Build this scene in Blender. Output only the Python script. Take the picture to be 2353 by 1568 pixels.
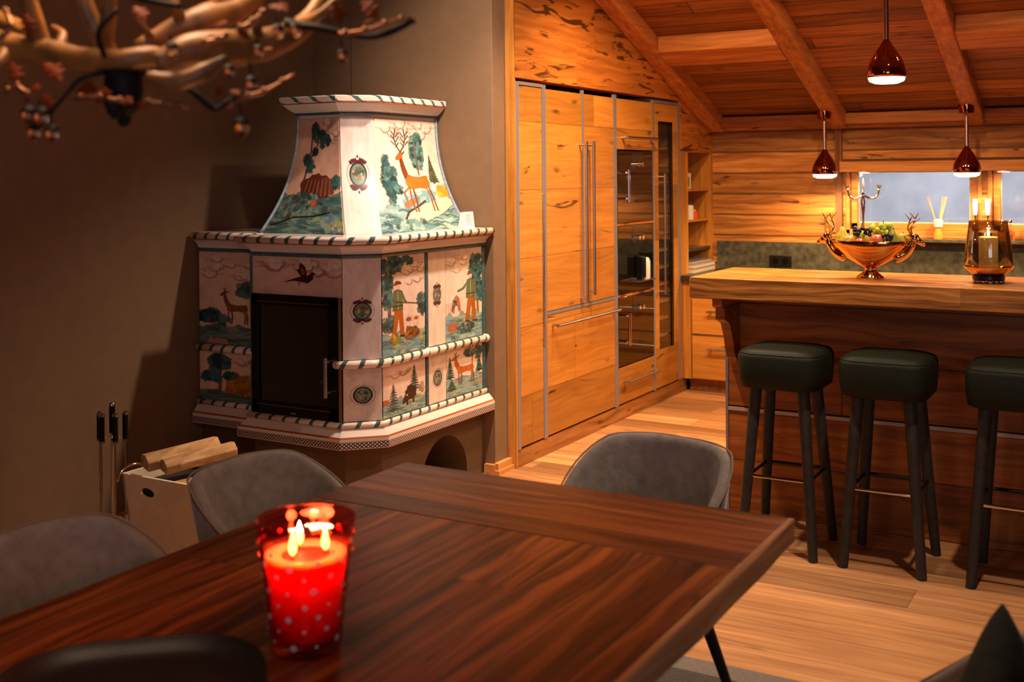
import bpy, bmesh, math, random
import numpy as np
from mathutils import Vector, Matrix
random.seed(7)
for o in list(bpy.data.objects): bpy.data.objects.remove(o)
S = bpy.context.scene
COL = S.collection
PI = math.pi

# ------------------------------------------------------------------ camera
FPX, PX, PY, ROLL, ZC = 2600.0, 1176.5, 402.0, 0.0079, 1.52
YAW = math.atan2(2670 - PX, FPX)
cf = Vector((-math.sin(YAW), math.cos(YAW), 0)); r0 = Vector((math.cos(YAW), math.sin(YAW), 0)); u0 = Vector((0, 0, 1))
cr = r0 * math.cos(ROLL) - u0 * math.sin(ROLL); cu = u0 * math.cos(ROLL) + r0 * math.sin(ROLL)
cam = bpy.data.cameras.new('camera'); co = bpy.data.objects.new('camera', cam); COL.objects.link(co)
co.matrix_world = Matrix(((cr.x, cu.x, -cf.x, 0), (cr.y, cu.y, -cf.y, 0), (cr.z, cu.z, -cf.z, ZC), (0, 0, 0, 1)))
cam.sensor_width = 36; cam.lens = FPX / 2353 * 36
cam.shift_y = (PY - 784) / 2353
cam.clip_start = 0.05
cam.dof.use_dof = True; cam.dof.focus_distance = 4.9; cam.dof.aperture_fstop = 3.8
S.camera = co
S.view_settings.view_transform = 'Standard'; S.view_settings.look = 'None'
S.view_settings.gamma = 1; S.view_settings.exposure = 0.0
S.view_settings.use_curve_mapping = False

def at(x, y, D=None, X=None, Y=None, Z=None):
    """point seen at pixel (x, y) at a depth or on an axis plane"""
    d = cf + cr * ((x - PX) / FPX) - cu * ((y - PY) / FPX)
    if D is not None: t = D
    elif X is not None: t = X / d.x
    elif Y is not None: t = Y / d.y
    else: t = (Z - ZC) / d.z
    return Vector((0, 0, ZC)) + d * t

# ------------------------------------------------------------------ colour
def lin(h):
    h = h.lstrip('#'); c = [int(h[i:i + 2], 16) / 255 for i in (0, 2, 4)]
    return tuple(x / 12.92 if x <= .04045 else ((x + .055) / 1.055) ** 2.4 for x in c)
def rgba(h): return lin(h) + (1,)

# ------------------------------------------------------------------ world and lights
W = bpy.data.worlds.new('dusk'); S.world = W; W.use_nodes = True
W.node_tree.nodes['Background'].inputs[0].default_value = (.50, .51, .55, 1)
W.node_tree.nodes['Background'].inputs[1].default_value = 2.0

WARM = (1.0, .60, .26); WARM2 = (1.0, .77, .58); COOL = (.60, .66, 1.0)
def spot(name, loc, tgt, power, size=120, blend=.6, rad=.04, col=WARM):
    l = bpy.data.lights.new(name, 'SPOT'); l.energy = power; l.spot_size = math.radians(size); l.spot_blend = blend
    l.shadow_soft_size = rad; l.color = col
    o = bpy.data.objects.new(name, l); COL.objects.link(o); o.location = loc
    o.rotation_euler = (Vector(tgt) - Vector(loc)).to_track_quat('-Z', 'Y').to_euler(); return o
def point(name, loc, power, rad=.03, col=WARM):
    l = bpy.data.lights.new(name, 'POINT'); l.energy = power; l.shadow_soft_size = rad; l.color = col
    o = bpy.data.objects.new(name, l); COL.objects.link(o); o.location = loc; return o
def area(name, loc, tgt, power, sx, sy, col):
    l = bpy.data.lights.new(name, 'AREA'); l.shape = 'RECTANGLE'; l.size = sx; l.size_y = sy; l.energy = power; l.color = col
    o = bpy.data.objects.new(name, l); COL.objects.link(o); o.location = loc
    o.rotation_euler = (Vector(tgt) - Vector(loc)).to_track_quat('-Z', 'Y').to_euler(); return o
# recessed kitchen ceiling spots (above the picture), dining spots, an added wall washer, dusk light through the terrace window
for i, (x, y) in enumerate([(-2.1, 5.35), (-1.2, 5.55), (-.2, 5.55)]):
    spot('kitchen_spot_light', (x, y, 1.87 + .36 * (8.05 - y) - .02), (x - .25, y + .9, 0), 215, 125, .8, .05)
spot('walkway_and_washer_light', (-2.35, 4.40, 3.0), (-2.6, 4.35, 0), 320, 100, .9, .05, WARM2)
spot('walkway_and_washer_light', (-.35, 3.7, 3.3), (-.5, 3.95, 0), 200, 96, .6, .035, WARM2)
spot('walkway_and_washer_light', (-2.25, 3.75, 3.3), (-2.95, 4.94, 1.7), 220, 62, .9, .05, WARM2)  # washer added to brighten the chimney wall, no lamp known there
area('terrace_daylight', (1.6, -2.75, 1.5), (-1.2, 3.0, 1.0), 30, 2.2, 2.0, COOL)

# ------------------------------------------------------------------ object helpers
def setp(o, label=None, cat=None, group=None, kind=None):
    if label: o['label'] = label
    if cat: o['category'] = cat
    if group: o['group'] = group
    if kind: o['kind'] = kind
    return o
def thing(name, label, cat, loc, group=None):
    o = bpy.data.objects.new(name, None); COL.objects.link(o); o.location = loc; o.empty_display_size = .05
    return setp(o, label, cat, group)
def wloc(o):
    v = Vector(o.location)
    while o.parent: o = o.parent; v += Vector(o.location)
    return v
def obj(name, bm, mat, parent=None, smooth=False, label=None, bevel=0, sub=0, origin=None):
    """bm is in world coordinates; becomes ONE mesh object with its origin at its own base centre"""
    me = bpy.data.meshes.new(name)
    if isinstance(bm, bmesh.types.BMesh):
        if bm.verts:
            bmesh.ops.recalc_face_normals(bm, faces=bm.faces)
        bm.to_mesh(me); bm.free()
    else: me = bm; me.name = name
    n = len(me.vertices); a = np.empty(n * 3); me.vertices.foreach_get('co', a); a = a.reshape(-1, 3)
    if origin is None: c = np.array([(a[:, 0].min() + a[:, 0].max()) / 2, (a[:, 1].min() + a[:, 1].max()) / 2, a[:, 2].min()])
    else: c = np.array(origin)
    a -= c; me.vertices.foreach_set('co', a.ravel()); me.update()
    for m in (mat if isinstance(mat, (list, tuple)) else [mat]): me.materials.append(m)
    if smooth:
        me.polygons.foreach_set('use_smooth', [True] * len(me.polygons))
    o = bpy.data.objects.new(name, me); COL.objects.link(o)
    o.location = Vector(c) - (wloc(parent) if parent else Vector())
    if parent: o.parent = parent
    if label: o['label'] = label
    if bevel:
        m = o.modifiers.new('b', 'BEVEL'); m.width = bevel; m.segments = 2; m.limit_method = 'ANGLE'; m.angle_limit = .7
    if sub:
        m = o.modifiers.new('s', 'SUBSURF'); m.levels = sub; m.render_levels = sub
    if smooth == 'auto' or (bevel and not smooth):
        try: me.set_sharp_from_angle(angle=.7)
        except Exception: pass
    return o
def new(): return bmesh.new()
def box(bm, x0, x1, y0, y1, z0, z1):
    v = [bm.verts.new(p) for p in [(x0, y0, z0), (x1, y0, z0), (x1, y1, z0), (x0, y1, z0), (x0, y0, z1), (x1, y0, z1), (x1, y1, z1), (x0, y1, z1)]]
    for f in [(0, 3, 2, 1), (4, 5, 6, 7), (0, 1, 5, 4), (1, 2, 6, 5), (2, 3, 7, 6), (3, 0, 4, 7)]: bm.faces.new([v[i] for i in f])
    return bm
def hexa(bm, p):
    v = [bm.verts.new(q) for q in p]
    for f in [(0, 3, 2, 1), (4, 5, 6, 7), (0, 1, 5, 4), (1, 2, 6, 5), (2, 3, 7, 6), (3, 0, 4, 7)]: bm.faces.new([v[i] for i in f])
    return bm
def prism(bm, poly, axis, a, b):
    """poly: 2D points in the other two axes, extruded along axis from a to b"""
    def mk(p, t):
        if axis == 'x': return (t, p[0], p[1])
        if axis == 'y': return (p[0], t, p[1])
        return (p[0], p[1], t)
    A = [bm.verts.new(mk(p, a)) for p in poly]; B = [bm.verts.new(mk(p, b)) for p in poly]
    n = len(poly)
    bm.faces.new(A); bm.faces.new(B[::-1])
    for i in range(n): bm.faces.new([A[i], A[(i + 1) % n], B[(i + 1) % n], B[i]])
    return bm
def lathe(bm, prof, c=(0, 0, 0), n=32, sx=1, sy=1, caps=True):
    c = Vector(c); rings = []
    for r, z in prof:
        rings.append([bm.verts.new((c.x + math.cos(2 * PI * i / n) * r * sx, c.y + math.sin(2 * PI * i / n) * r * sy, c.z + z)) for i in range(n)])
    for A, B in zip(rings, rings[1:]):
        for i in range(n): bm.faces.new([A[i], A[(i + 1) % n], B[(i + 1) % n], B[i]])
    if caps:
        if prof[0][0] > 1e-5: bm.faces.new(rings[0][::-1])
        if prof[-1][0] > 1e-5: bm.faces.new(rings[-1])
    bmesh.ops.remove_doubles(bm, verts=bm.verts, dist=1e-6)
    return bm
def tube(bm, pts, rad, n=10, caps=True, flat=1.0):
    pts = [Vector(p) for p in pts]; rings = []
    if not isinstance(rad, (list, tuple)): rad = [rad] * len(pts)
    up = None
    for i, p in enumerate(pts):
        t = (pts[min(i + 1, len(pts) - 1)] - pts[max(i - 1, 0)]).normalized()
        if up is None: up = Vector((0, 0, 1)) if abs(t.z) < .9 else Vector((1, 0, 0))
        s = t.cross(up).normalized(); up = s.cross(t).normalized()
        rings.append([bm.verts.new(p + (s * math.cos(2 * PI * k / n) + up * math.sin(2 * PI * k / n) * flat) * rad[i]) for k in range(n)])
    for A, B in zip(rings, rings[1:]):
        for k in range(n): bm.faces.new([A[k], A[(k + 1) % n], B[(k + 1) % n], B[k]])
    if caps: bm.faces.new(rings[0][::-1]); bm.faces.new(rings[-1])
    return bm
def ball(bm, c, r, n=12, sz=1, sx=1, sy=1):
    m = Matrix.Translation(c) @ Matrix.Diagonal((r * sx, r * sy, r * sz, 1))
    bmesh.ops.create_uvsphere(bm, u_segments=n, v_segments=max(6, n * 2 // 3), radius=1, matrix=m); return bm
def smooth_path(pts, k=6):
    P = [Vector(p) for p in pts]; P = [P[0] * 2 - P[1]] + P + [P[-1] * 2 - P[-2]]; out = []
    for i in range(1, len(P) - 2):
        a, b, c, d = P[i - 1:i + 3]
        for j in range(k):
            t = j / k
            out.append(.5 * ((2 * b) + (c - a) * t + (2 * a - 5 * b + 4 * c - d) * t * t + (3 * b - a - 3 * c + d) * t ** 3))
    out.append(P[-2]); return out
def lerpl(a, n):
    """resample list of radii to n values"""
    return [a[min(int(i / (n - 1) * (len(a) - 1)), len(a) - 2)] * (1 - (i / (n - 1) * (len(a) - 1) - min(int(i / (n - 1) * (len(a) - 1)), len(a) - 2))) + a[min(int(i / (n - 1) * (len(a) - 1)), len(a) - 2) + 1] * (i / (n - 1) * (len(a) - 1) - min(int(i / (n - 1) * (len(a) - 1)), len(a) - 2)) for i in range(n)]
def offset_path(path, o):
    """path of XY points, offset o to the right-hand side, mitred"""
    out = []; P = [Vector(p) for p in path]
    for i, p in enumerate(P):
        ns = []
        if i > 0: d = (p - P[i - 1]).normalized(); ns.append(Vector((d.y, -d.x)))
        if i < len(P) - 1: d = (P[i + 1] - p).normalized(); ns.append(Vector((d.y, -d.x)))
        if len(ns) == 1: out.append(p + ns[0] * o)
        else:
            m = (ns[0] + ns[1]); m = m / max(.2, m.length ** 2) * 2
            out.append(p + m * o)
    return out
def molding(bm, path, prof, closed=True):
    """profile points (offset, z) swept along path; uv = (arc length, angle round profile 0..1)"""
    uv = bm.loops.layers.uv.verify(); n = len(path); L = [0]
    for a, b in zip(path, path[1:]): L.append(L[-1] + (Vector(b) - Vector(a)).length)
    rows = []
    for o, z in prof:
        q = offset_path(path, o); rows.append([bm.verts.new((p.x, p.y, z)) for p in q])
    m = len(prof); rng = range(m if closed else m - 1)
    for j in rng:
        k = (j + 1) % m
        for i in range(n - 1):
            f = bm.faces.new([rows[j][i], rows[j][i + 1], rows[k][i + 1], rows[k][i]])
            for l, (s, t) in zip(f.loops, [(L[i], j / m), (L[i + 1], j / m), (L[i + 1], (j + 1) / m), (L[i], (j + 1) / m)]): l[uv].uv = (s, t)
    if closed:
        for i in (0, n - 1):
            try: bm.faces.new([r[i] for r in rows])
            except ValueError: pass
    return bm
def circ(o, z, r, n=12): return [(o - r * math.cos(2 * PI * k / n), z - r * math.sin(2 * PI * k / n)) for k in range(n)]
def copy_tree(o, loc=None, rotz=None, label=None, parent=None):
    c = o.copy(); COL.objects.link(c); c.parent = parent
    if loc is not None: c.location = loc
    if rotz is not None: c.rotation_euler = (0, 0, rotz)
    if label: c['label'] = label
    for ch in list(o.children): copy_tree(ch, parent=c)
    return c

# ------------------------------------------------------------------ materials
def M(name):
    m = bpy.data.materials.new(name); m.use_nodes = True
    return m, m.node_tree, m.node_tree.nodes['Principled BSDF']
def plain(name, col, rough=.5, metal=0, spec=.5, noise=0, nscale=30, bump=0, coat=0, emit=None, estr=0, alpha=1, sheen=0):
    m, nt, b = M(name); N = nt.nodes; Lk = nt.links
    c = rgba(col) if isinstance(col, str) else tuple(col) + (1,)
    b.inputs['Base Color'].default_value = c; b.inputs['Roughness'].default_value = rough; b.inputs['Metallic'].default_value = metal
    b.inputs['Specular IOR Level'].default_value = spec; b.inputs['Coat Weight'].default_value = coat
    if sheen: b.inputs['Sheen Weight'].default_value = sheen; b.inputs['Sheen Roughness'].default_value = .4
    tc = N.new('ShaderNodeTexCoord'); nz = N.new('ShaderNodeTexNoise'); nz.inputs['Scale'].default_value = nscale; nz.inputs['Detail'].default_value = 6
    Lk.new(tc.outputs['Object'], nz.inputs['Vector'])
    if noise:
        mx = N.new('ShaderNodeMix'); mx.data_type = 'RGBA'; mx.blend_type = 'MULTIPLY'; mx.inputs[0].default_value = 1
        rp = N.new('ShaderNodeMapRange'); rp.inputs[3].default_value = 1 - noise; rp.inputs[4].default_value = 1 + noise
        rp.inputs[1].default_value = .3; rp.inputs[2].default_value = .7
        Lk.new(nz.outputs[0], rp.inputs[0]); mx.inputs[6].default_value = c; Lk.new(rp.outputs[0], mx.inputs[7]); Lk.new(mx.outputs[2], b.inputs['Base Color'])
    if bump:
        bp = N.new('ShaderNodeBump'); bp.inputs['Strength'].default_value = bump; bp.inputs['Distance'].default_value = .005
        Lk.new(nz.outputs[0], bp.inputs['Height']); Lk.new(bp.outputs[0], b.inputs['Normal'])
    if emit: b.inputs['Emission Color'].default_value = rgba(emit); b.inputs['Emission Strength'].default_value = estr
    return m
def thin(name, col, refl=.09):
    m = bpy.data.materials.new(name); m.use_nodes = True; nt = m.node_tree; N = nt.nodes; N.clear(); Lk = nt.links
    tr = N.new('ShaderNodeBsdfTransparent'); tr.inputs[0].default_value = tuple(col) + (1,); gl = N.new('ShaderNodeBsdfGlossy'); gl.inputs['Roughness'].default_value = .02
    lw = N.new('ShaderNodeLayerWeight'); lw.inputs[0].default_value = .35; mr = N.new('ShaderNodeMapRange'); mr.inputs[3].default_value = refl; mr.inputs[4].default_value = min(1, refl * 6)
    mx = N.new('ShaderNodeMixShader'); o = N.new('ShaderNodeOutputMaterial'); Lk.new(lw.outputs['Facing'], mr.inputs[0]); Lk.new(mr.outputs[0], mx.inputs[0]); Lk.new(tr.outputs[0], mx.inputs[1]); Lk.new(gl.outputs[0], mx.inputs[2]); Lk.new(mx.outputs[0], o.inputs[0]); return m
def glass(name, col, rough=.02, ior=1.45, trans=1.0):
    m, nt, b = M(name); b.inputs['Base Color'].default_value = rgba(col); b.inputs['Roughness'].default_value = rough
    b.inputs['Transmission Weight'].default_value = trans; b.inputs['IOR'].default_value = ior; return m
def wood(name, mid, dark, light, grain='y', across='z', pw=.15, pl=2.2, gap=.006, rough=.45, knots=.5, cracks=0.0, contrast=1.0, vary=.35, world=True, spec=.35, gs=1.0, skew=None, bump=.25):
    """procedural planks: grain runs along one axis, planks lie side by side along another"""
    m, nt, b = M(name); N = nt.nodes; Lk = nt.links
    def math_(op, a, c=None, d=None):
        n = N.new('ShaderNodeMath'); n.operation = op
        for i, v in enumerate((a, c, d)):
            if v is None: continue
            if hasattr(v, 'default_value') or hasattr(v, 'links'): Lk.new(v, n.inputs[i])
            else: n.inputs[i].default_value = v
        return n.outputs[0]
    if world: src = N.new('ShaderNodeNewGeometry').outputs['Position']
    else: src = N.new('ShaderNodeTexCoord').outputs['Object']
    sp = N.new('ShaderNodeSeparateXYZ'); Lk.new(src, sp.inputs[0])
    ax = {'x': 0, 'y': 1, 'z': 2}
    g = sp.outputs[ax[grain]]; a = sp.outputs[ax[across]]; t = sp.outputs[3 - ax[grain] - ax[across]]
    if skew: a = math_('MULTIPLY', math_('ADD', a, math_('MULTIPLY', t, 0.0)), skew)
    q = math_('DIVIDE', a, pw); idx = math_('FLOOR', q); fr = math_('FRACT', q)
    wn = N.new('ShaderNodeTexWhiteNoise'); wn.noise_dimensions = '1D'; Lk.new(idx, wn.inputs['W'])
    gg = math_('ADD', math_('DIVIDE', g, pl), math_('MULTIPLY', wn.outputs[0], 7.3)); gi = math_('FLOOR', gg); gf = math_('FRACT', gg)
    w2 = N.new('ShaderNodeTexWhiteNoise'); w2.noise_dimensions = '2D'
    cv = N.new('ShaderNodeCombineXYZ'); Lk.new(idx, cv.inputs[0]); Lk.new(gi, cv.inputs[1]); Lk.new(cv.outputs[0], w2.inputs['Vector'])
    rnd = w2.outputs[0]
    # warp
    cb0 = N.new('ShaderNodeCombineXYZ'); Lk.new(g, cb0.inputs[0]); Lk.new(math_('MULTIPLY', a, 3.0), cb0.inputs[1]); Lk.new(math_('ADD', t, math_('MULTIPLY', rnd, 9.0)), cb0.inputs[2])
    nw = N.new('ShaderNodeTexNoise'); nw.inputs['Scale'].default_value = 2.2; nw.inputs['Detail'].default_value = 2; Lk.new(cb0.outputs[0], nw.inputs['Vector'])
    wa = math_('ADD', a, math_('MULTIPLY', math_('SUBTRACT', nw.outputs[0], .5), .09))
    cb = N.new('ShaderNodeCombineXYZ'); Lk.new(math_('MULTIPLY', g, 1.6 * gs), cb.inputs[0]); Lk.new(math_('MULTIPLY', wa, 34.0 * gs), cb.inputs[1])
    Lk.new(math_('ADD', math_('MULTIPLY', t, 34.0 * gs), math_('MULTIPLY', rnd, 31.0)), cb.inputs[2])
    n1 = N.new('ShaderNodeTexNoise'); n1.inputs['Scale'].default_value = 1.0; n1.inputs['Detail'].default_value = 7; n1.inputs['Roughness'].default_value = .62; Lk.new(cb.outputs[0], n1.inputs['Vector'])
    cr_ = N.new('ShaderNodeValToRGB'); e = cr_.color_ramp.elements
    e[0].position = .5 - .2 / contrast; e[0].color = rgba(dark); e[1].position = .5 + .22 / contrast; e[1].color = rgba(light)
    k = e.new(.52); k.color = rgba(mid); Lk.new(n1.outputs[0], cr_.inputs[0])
    # large tone patches
    cb2 = N.new('ShaderNodeCombineXYZ'); Lk.new(math_('MULTIPLY', g, .9), cb2.inputs[0]); Lk.new(math_('MULTIPLY', a, 5.0), cb2.inputs[1]); Lk.new(math_('ADD', math_('MULTIPLY', rnd, 17.0), t), cb2.inputs[2])
    n2 = N.new('ShaderNodeTexNoise'); n2.inputs['Scale'].default_value = 1.5; n2.inputs['Detail'].default_value = 3; Lk.new(cb2.outputs[0], n2.inputs['Vector'])
    val = math_('ADD', math_('MULTIPLY', math_('SUBTRACT', rnd, .5), vary * 1.3), math_('ADD', 1.0, math_('MULTIPLY', math_('SUBTRACT', n2.outputs[0], .5), vary * 1.6)))
    # gaps
    if gap:
        e1 = math_('MINIMUM', math_('MULTIPLY', fr, pw), math_('MULTIPLY', math_('SUBTRACT', 1.0, fr), pw))
        e2 = math_('MINIMUM', math_('MULTIPLY', gf, pl), math_('MULTIPLY', math_('SUBTRACT', 1.0, gf), pl))
        em = math_('MINIMUM', e1, e2); gm = N.new('ShaderNodeMapRange'); gm.inputs[1].default_value = 0; gm.inputs[2].default_value = gap; gm.inputs[3].default_value = .25; gm.inputs[4].default_value = 1
        Lk.new(em, gm.inputs[0]); val = math_('MULTIPLY', val, gm.outputs[0])
    # knots
    if knots:
        cbk = N.new('ShaderNodeCombineXYZ'); Lk.new(math_('MULTIPLY', g, 1.7), cbk.inputs[0]); Lk.new(math_('MULTIPLY', wa, 5.2), cbk.inputs[1]); Lk.new(math_('MULTIPLY', rnd, 13.0), cbk.inputs[2])
        vo = N.new('ShaderNodeTexVoronoi'); vo.inputs['Scale'].default_value = 1.6; Lk.new(cbk.outputs[0], vo.inputs['Vector'])
        mk = N.new('ShaderNodeMapRange'); mk.inputs[1].default_value = .03; mk.inputs[2].default_value = .15; mk.inputs[3].default_value = 1 - knots; mk.inputs[4].default_value = 1
        Lk.new(math_('ADD', vo.outputs['Distance'], math_('MULTIPLY', math_('SUBTRACT', n1.outputs[0], .5), .14)), mk.inputs[0]); val = math_('MULTIPLY', val, mk.outputs[0])
    if cracks:
        cbc = N.new('ShaderNodeCombineXYZ'); Lk.new(math_('MULTIPLY', g, 2.3), cbc.inputs[0]); Lk.new(math_('MULTIPLY', wa, 15.0), cbc.inputs[1]); Lk.new(math_('MULTIPLY', rnd, 5.0), cbc.inputs[2])
        nc = N.new('ShaderNodeTexNoise'); nc.inputs['Scale'].default_value = 1.3; nc.inputs['Detail'].default_value = 5; nc.inputs['Distortion'].default_value = 1.1; Lk.new(cbc.outputs[0], nc.inputs['Vector'])
        mc = N.new('ShaderNodeMapRange'); mc.inputs[1].default_value = .735 - .1 * cracks; mc.inputs[2].default_value = .80 - .1 * cracks; mc.inputs[3].default_value = 1; mc.inputs[4].default_value = .18
        Lk.new(nc.outputs[0], mc.inputs[0]); val = math_('MULTIPLY', val, mc.outputs[0])
    mx = N.new('ShaderNodeMix'); mx.data_type = 'RGBA'; mx.blend_type = 'MULTIPLY'; mx.inputs[0].default_value = 1
    Lk.new(cr_.outputs[0], mx.inputs[6]); Lk.new(val, mx.inputs[7]); Lk.new(mx.outputs[2], b.inputs['Base Color'])
    b.inputs['Roughness'].default_value = rough; b.inputs['Specular IOR Level'].default_value = spec
    bp = N.new('ShaderNodeBump'); bp.inputs['Strength'].default_value = bump; bp.inputs['Distance'].default_value = .004
    Lk.new(math_('MULTIPLY', val, n1.outputs[0]), bp.inputs['Height']); Lk.new(bp.outputs[0], b.inputs['Normal'])
    return m
def striped(name, base, stripe, pitch, duty, slant, checker=False, rough=.12):
    m, nt, b = M(name); N = nt.nodes; Lk = nt.links
    u = N.new('ShaderNodeUVMap'); sp = N.new('ShaderNodeSeparateXYZ'); Lk.new(u.outputs[0], sp.inputs[0])
    def math_(op, a, c=None):
        n = N.new('ShaderNodeMath'); n.operation = op
        for i, v in enumerate((a, c)):
            if v is None: continue
            if isinstance(v, (int, float)): n.inputs[i].default_value = v
            else: Lk.new(v, n.inputs[i])
        return n.outputs[0]
    nz = N.new('ShaderNodeTexNoise'); nz.inputs['Scale'].default_value = 40; Lk.new(u.outputs[0], nz.inputs['Vector'])
    if checker:
        p = math_('FRACT', math_('ADD', math_('MULTIPLY', sp.outputs[0], 1 / pitch), math_('MULTIPLY', sp.outputs[1], slant)))
        q = math_('FRACT', math_('SUBTRACT', math_('MULTIPLY', sp.outputs[0], 1 / pitch), math_('MULTIPLY', sp.outputs[1], slant)))
        f = math_('MULTIPLY', math_('GREATER_THAN', p, duty), math_('GREATER_THAN', q, duty)); fac = f
    else:
        p = math_('FRACT', math_('ADD', math_('MULTIPLY', sp.outputs[0], 1 / pitch), math_('ADD', math_('MULTIPLY', sp.outputs[1], slant), math_('MULTIPLY', nz.outputs[0], .08))))
        fac = math_('LESS_THAN', p, duty)
    mx = N.new('ShaderNodeMix'); mx.data_type = 'RGBA'; mx.inputs[6].default_value = rgba(base); mx.inputs[7].default_value = rgba(stripe)
    Lk.new(fac, mx.inputs[0]); Lk.new(mx.outputs[2], b.inputs['Base Color']); b.inputs['Roughness'].default_value = rough
    return m
def vcol(name, rough=.14):
    m, nt, b = M(name); N = nt.nodes; a = N.new('ShaderNodeAttribute'); a.attribute_name = 'paint'
    nt.links.new(a.outputs['Color'], b.inputs['Base Color']); b.inputs['Roughness'].default_value = rough; b.inputs['Specular IOR Level'].default_value = .5; return m

m_plaster = plain('taupe_plaster', '#7a6049', .85, noise=.06, nscale=14, bump=.12, spec=.2)
m_floor = wood('oak_floor', '#b07c50', '#8c5c3a', '#c89864', 'x', 'y', .195, 2.6, .002, .42, .45, .3, .8, .6)
m_ceil = wood('ceiling_boards', '#9c5c28', '#6e3e18', '#b4743a', 'x', 'y', .135, 4.5, .008, .6, .55, .1, 1.1, .55)
m_rafter = wood('rafter_wood', '#b8743a', '#94582a', '#d08e4c', 'y', 'x', .5, 9, 0, .55, .4, .1, 1.0, .3)
m_purlin = wood('purlin_wood', '#b8743a', '#94582a', '#d08e4c', 'x', 'z', .5, 9, 0, .55, .4, .1, 1.0, .3)
m_log = wood('log_wall_wood', '#b47436', '#84491e', '#d09450', 'x', 'z', .152, 9, .012, .55, .85, 1.0, 1.15, .6, bump=.6)
m_cab = wood('rustic_oak_veneer', '#ba7c34', '#a0662a', '#cc9040', 'y', 'z', .36, 3.0, .0025, .42, .7, .75, .65, .45, gs=1.5)
m_cabw = wood('cracked_oak_panel', '#b46c2c', '#8e4e1c', '#cc8438', 'y', 'z', .45, 6.0, .0, .5, .8, 1.7, .9, .3)
m_cabx = wood('oak_front', '#ba7c34', '#a0662a', '#cc9040', 'x', 'z', .34, 3.0, .0, .42, .6, .4, .7, .3, gs=1.5)
m_cabv = wood('oak_post', '#ba7c34', '#985e24', '#d09444', 'z', 'y', .5, 5.0, .0, .4, .3, .1, .9, .2)
m_bar = wood('bar_front_wood', '#9a5620', '#683612', '#b06c2c', 'x', 'z', .235, 2.6, .006, .5, .55, .5, 1.0, .45)
m_slab = wood('bar_top_oak', '#a4682c', '#74441a', '#c0843e', 'x', 'z', .6, 8, .0, .38, .3, .1, 1.7, .4, gs=1.3)
m_plinth = wood('plinth_wood', '#a56c38', '#7e4c24', '#bb8048', 'y', 'z', .5, 3, .0, .5, .6, .6, 1.1, .35)
m_table = wood('table_planks', '#6c3414', '#381606', '#8e4c20', 'y', 'x', .131, 3.0, .003, .36, .35, .35, 1.6, .9, spec=.4)
m_tableb = wood('table_breadboard', '#72381a', '#42200c', '#8e4e26', 'x', 'y', .185, 3.0, .003, .36, .45, .3, 1.4, .5, spec=.4)
m_tedge = wood('table_edge', '#a8744c', '#7c4e30', '#c08c60', 'y', 'z', .5, 5, .0, .4, .3, .3, 1.3, .3)
m_log2 = wood('firewood', '#c79a68', '#a67a4c', '#dbb384', 'y', 'x', .5, 5, .0, .8, .3, .2, 1.2, .3, world=False)
m_steel = plain('brushed_steel', '#b9b4b4', .28, 1)
m_alu = plain('aluminium_profile', '#88848f', .4, .25)
m_chrome = plain('chrome', '#dcd8d4', .06, 1)
m_copper = plain('polished_copper', '#b06a4c', .06, 1)
m_copper_tube = plain('copper_tube', '#e8c0b0', .16, 1)
m_gold = plain('polished_gold', '#d89c58', .12, 1)
m_white = plain('white_glaze', '#dccdc6', .12, spec=.5, noise=.02, nscale=8)
m_whitem = plain('white_matt', '#e6e0da', .6)
m_teal = plain('teal_glaze', '#3d5c60', .2, noise=.35, nscale=60)
m_red = plain('red_glaze_line', '#a04828', .2)
m_black = plain('black_metal', '#0b0a0a', .3, .4)
m_blackg = plain('black_oven_glass', '#0c0a08', .05, 0, spec=1.0)
m_fireg = glass('smoked_stove_glass', '#4a3a30', .03)
m_firein = plain('sooty_firebrick', '#2a2019', .95, noise=.4, nscale=12)
m_stone = plain('grey_green_stone', '#4c4a40', .35, noise=.5, nscale=26, bump=.1)
m_darkc = plain('dark_counter', '#2c2c28', .3, noise=.3, nscale=30)
m_fabric = plain('grey_velour', '#8c837c', .9, noise=.16, nscale=36, bump=.4, sheen=.3, spec=.1)
m_fabric2 = plain('seat_edge_piping', '#8e7c6e', .9, spec=.1)
m_green = plain('dark_green_leather', '#181c0c', .6, noise=.15, nscale=160, bump=.3, spec=.22)
m_leg = plain('dark_grey_wood', '#332e28', .55, spec=.25, noise=.25, nscale=30)
m_legb = plain('black_leg', '#141216', .4)
m_rug = plain('grey_rug', '#4e4740', .95, noise=.35, nscale=160, bump=.8)
m_rugb = plain('rug_border', '#7a6f66', .95, noise=.15, nscale=120)
m_blackbag = plain('black_rim_and_shade_fill', '#100e0e', .7)
m_card = plain('white_card', '#e4dcd8', .5)
m_ink = plain('printed_grey', '#a89c9a', .6)
m_lamp = plain('lamp_diffuser', '#ffffff', .5, emit='#ffe2b0', estr=14)
m_flame = plain('flame', '#ffffff', .5, emit='#ffd08a', estr=30)
m_wax = plain('ivory_wax', '#f0d6a4', .45)
m_wax.node_tree.nodes['Principled BSDF'].inputs['Subsurface Weight'].default_value = .8
m_wax.node_tree.nodes['Principled BSDF'].inputs['Subsurface Radius'].default_value = (.06, .03, .012)
m_pane = thin('window_glass', (.95, .97, 1), .05)

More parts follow.
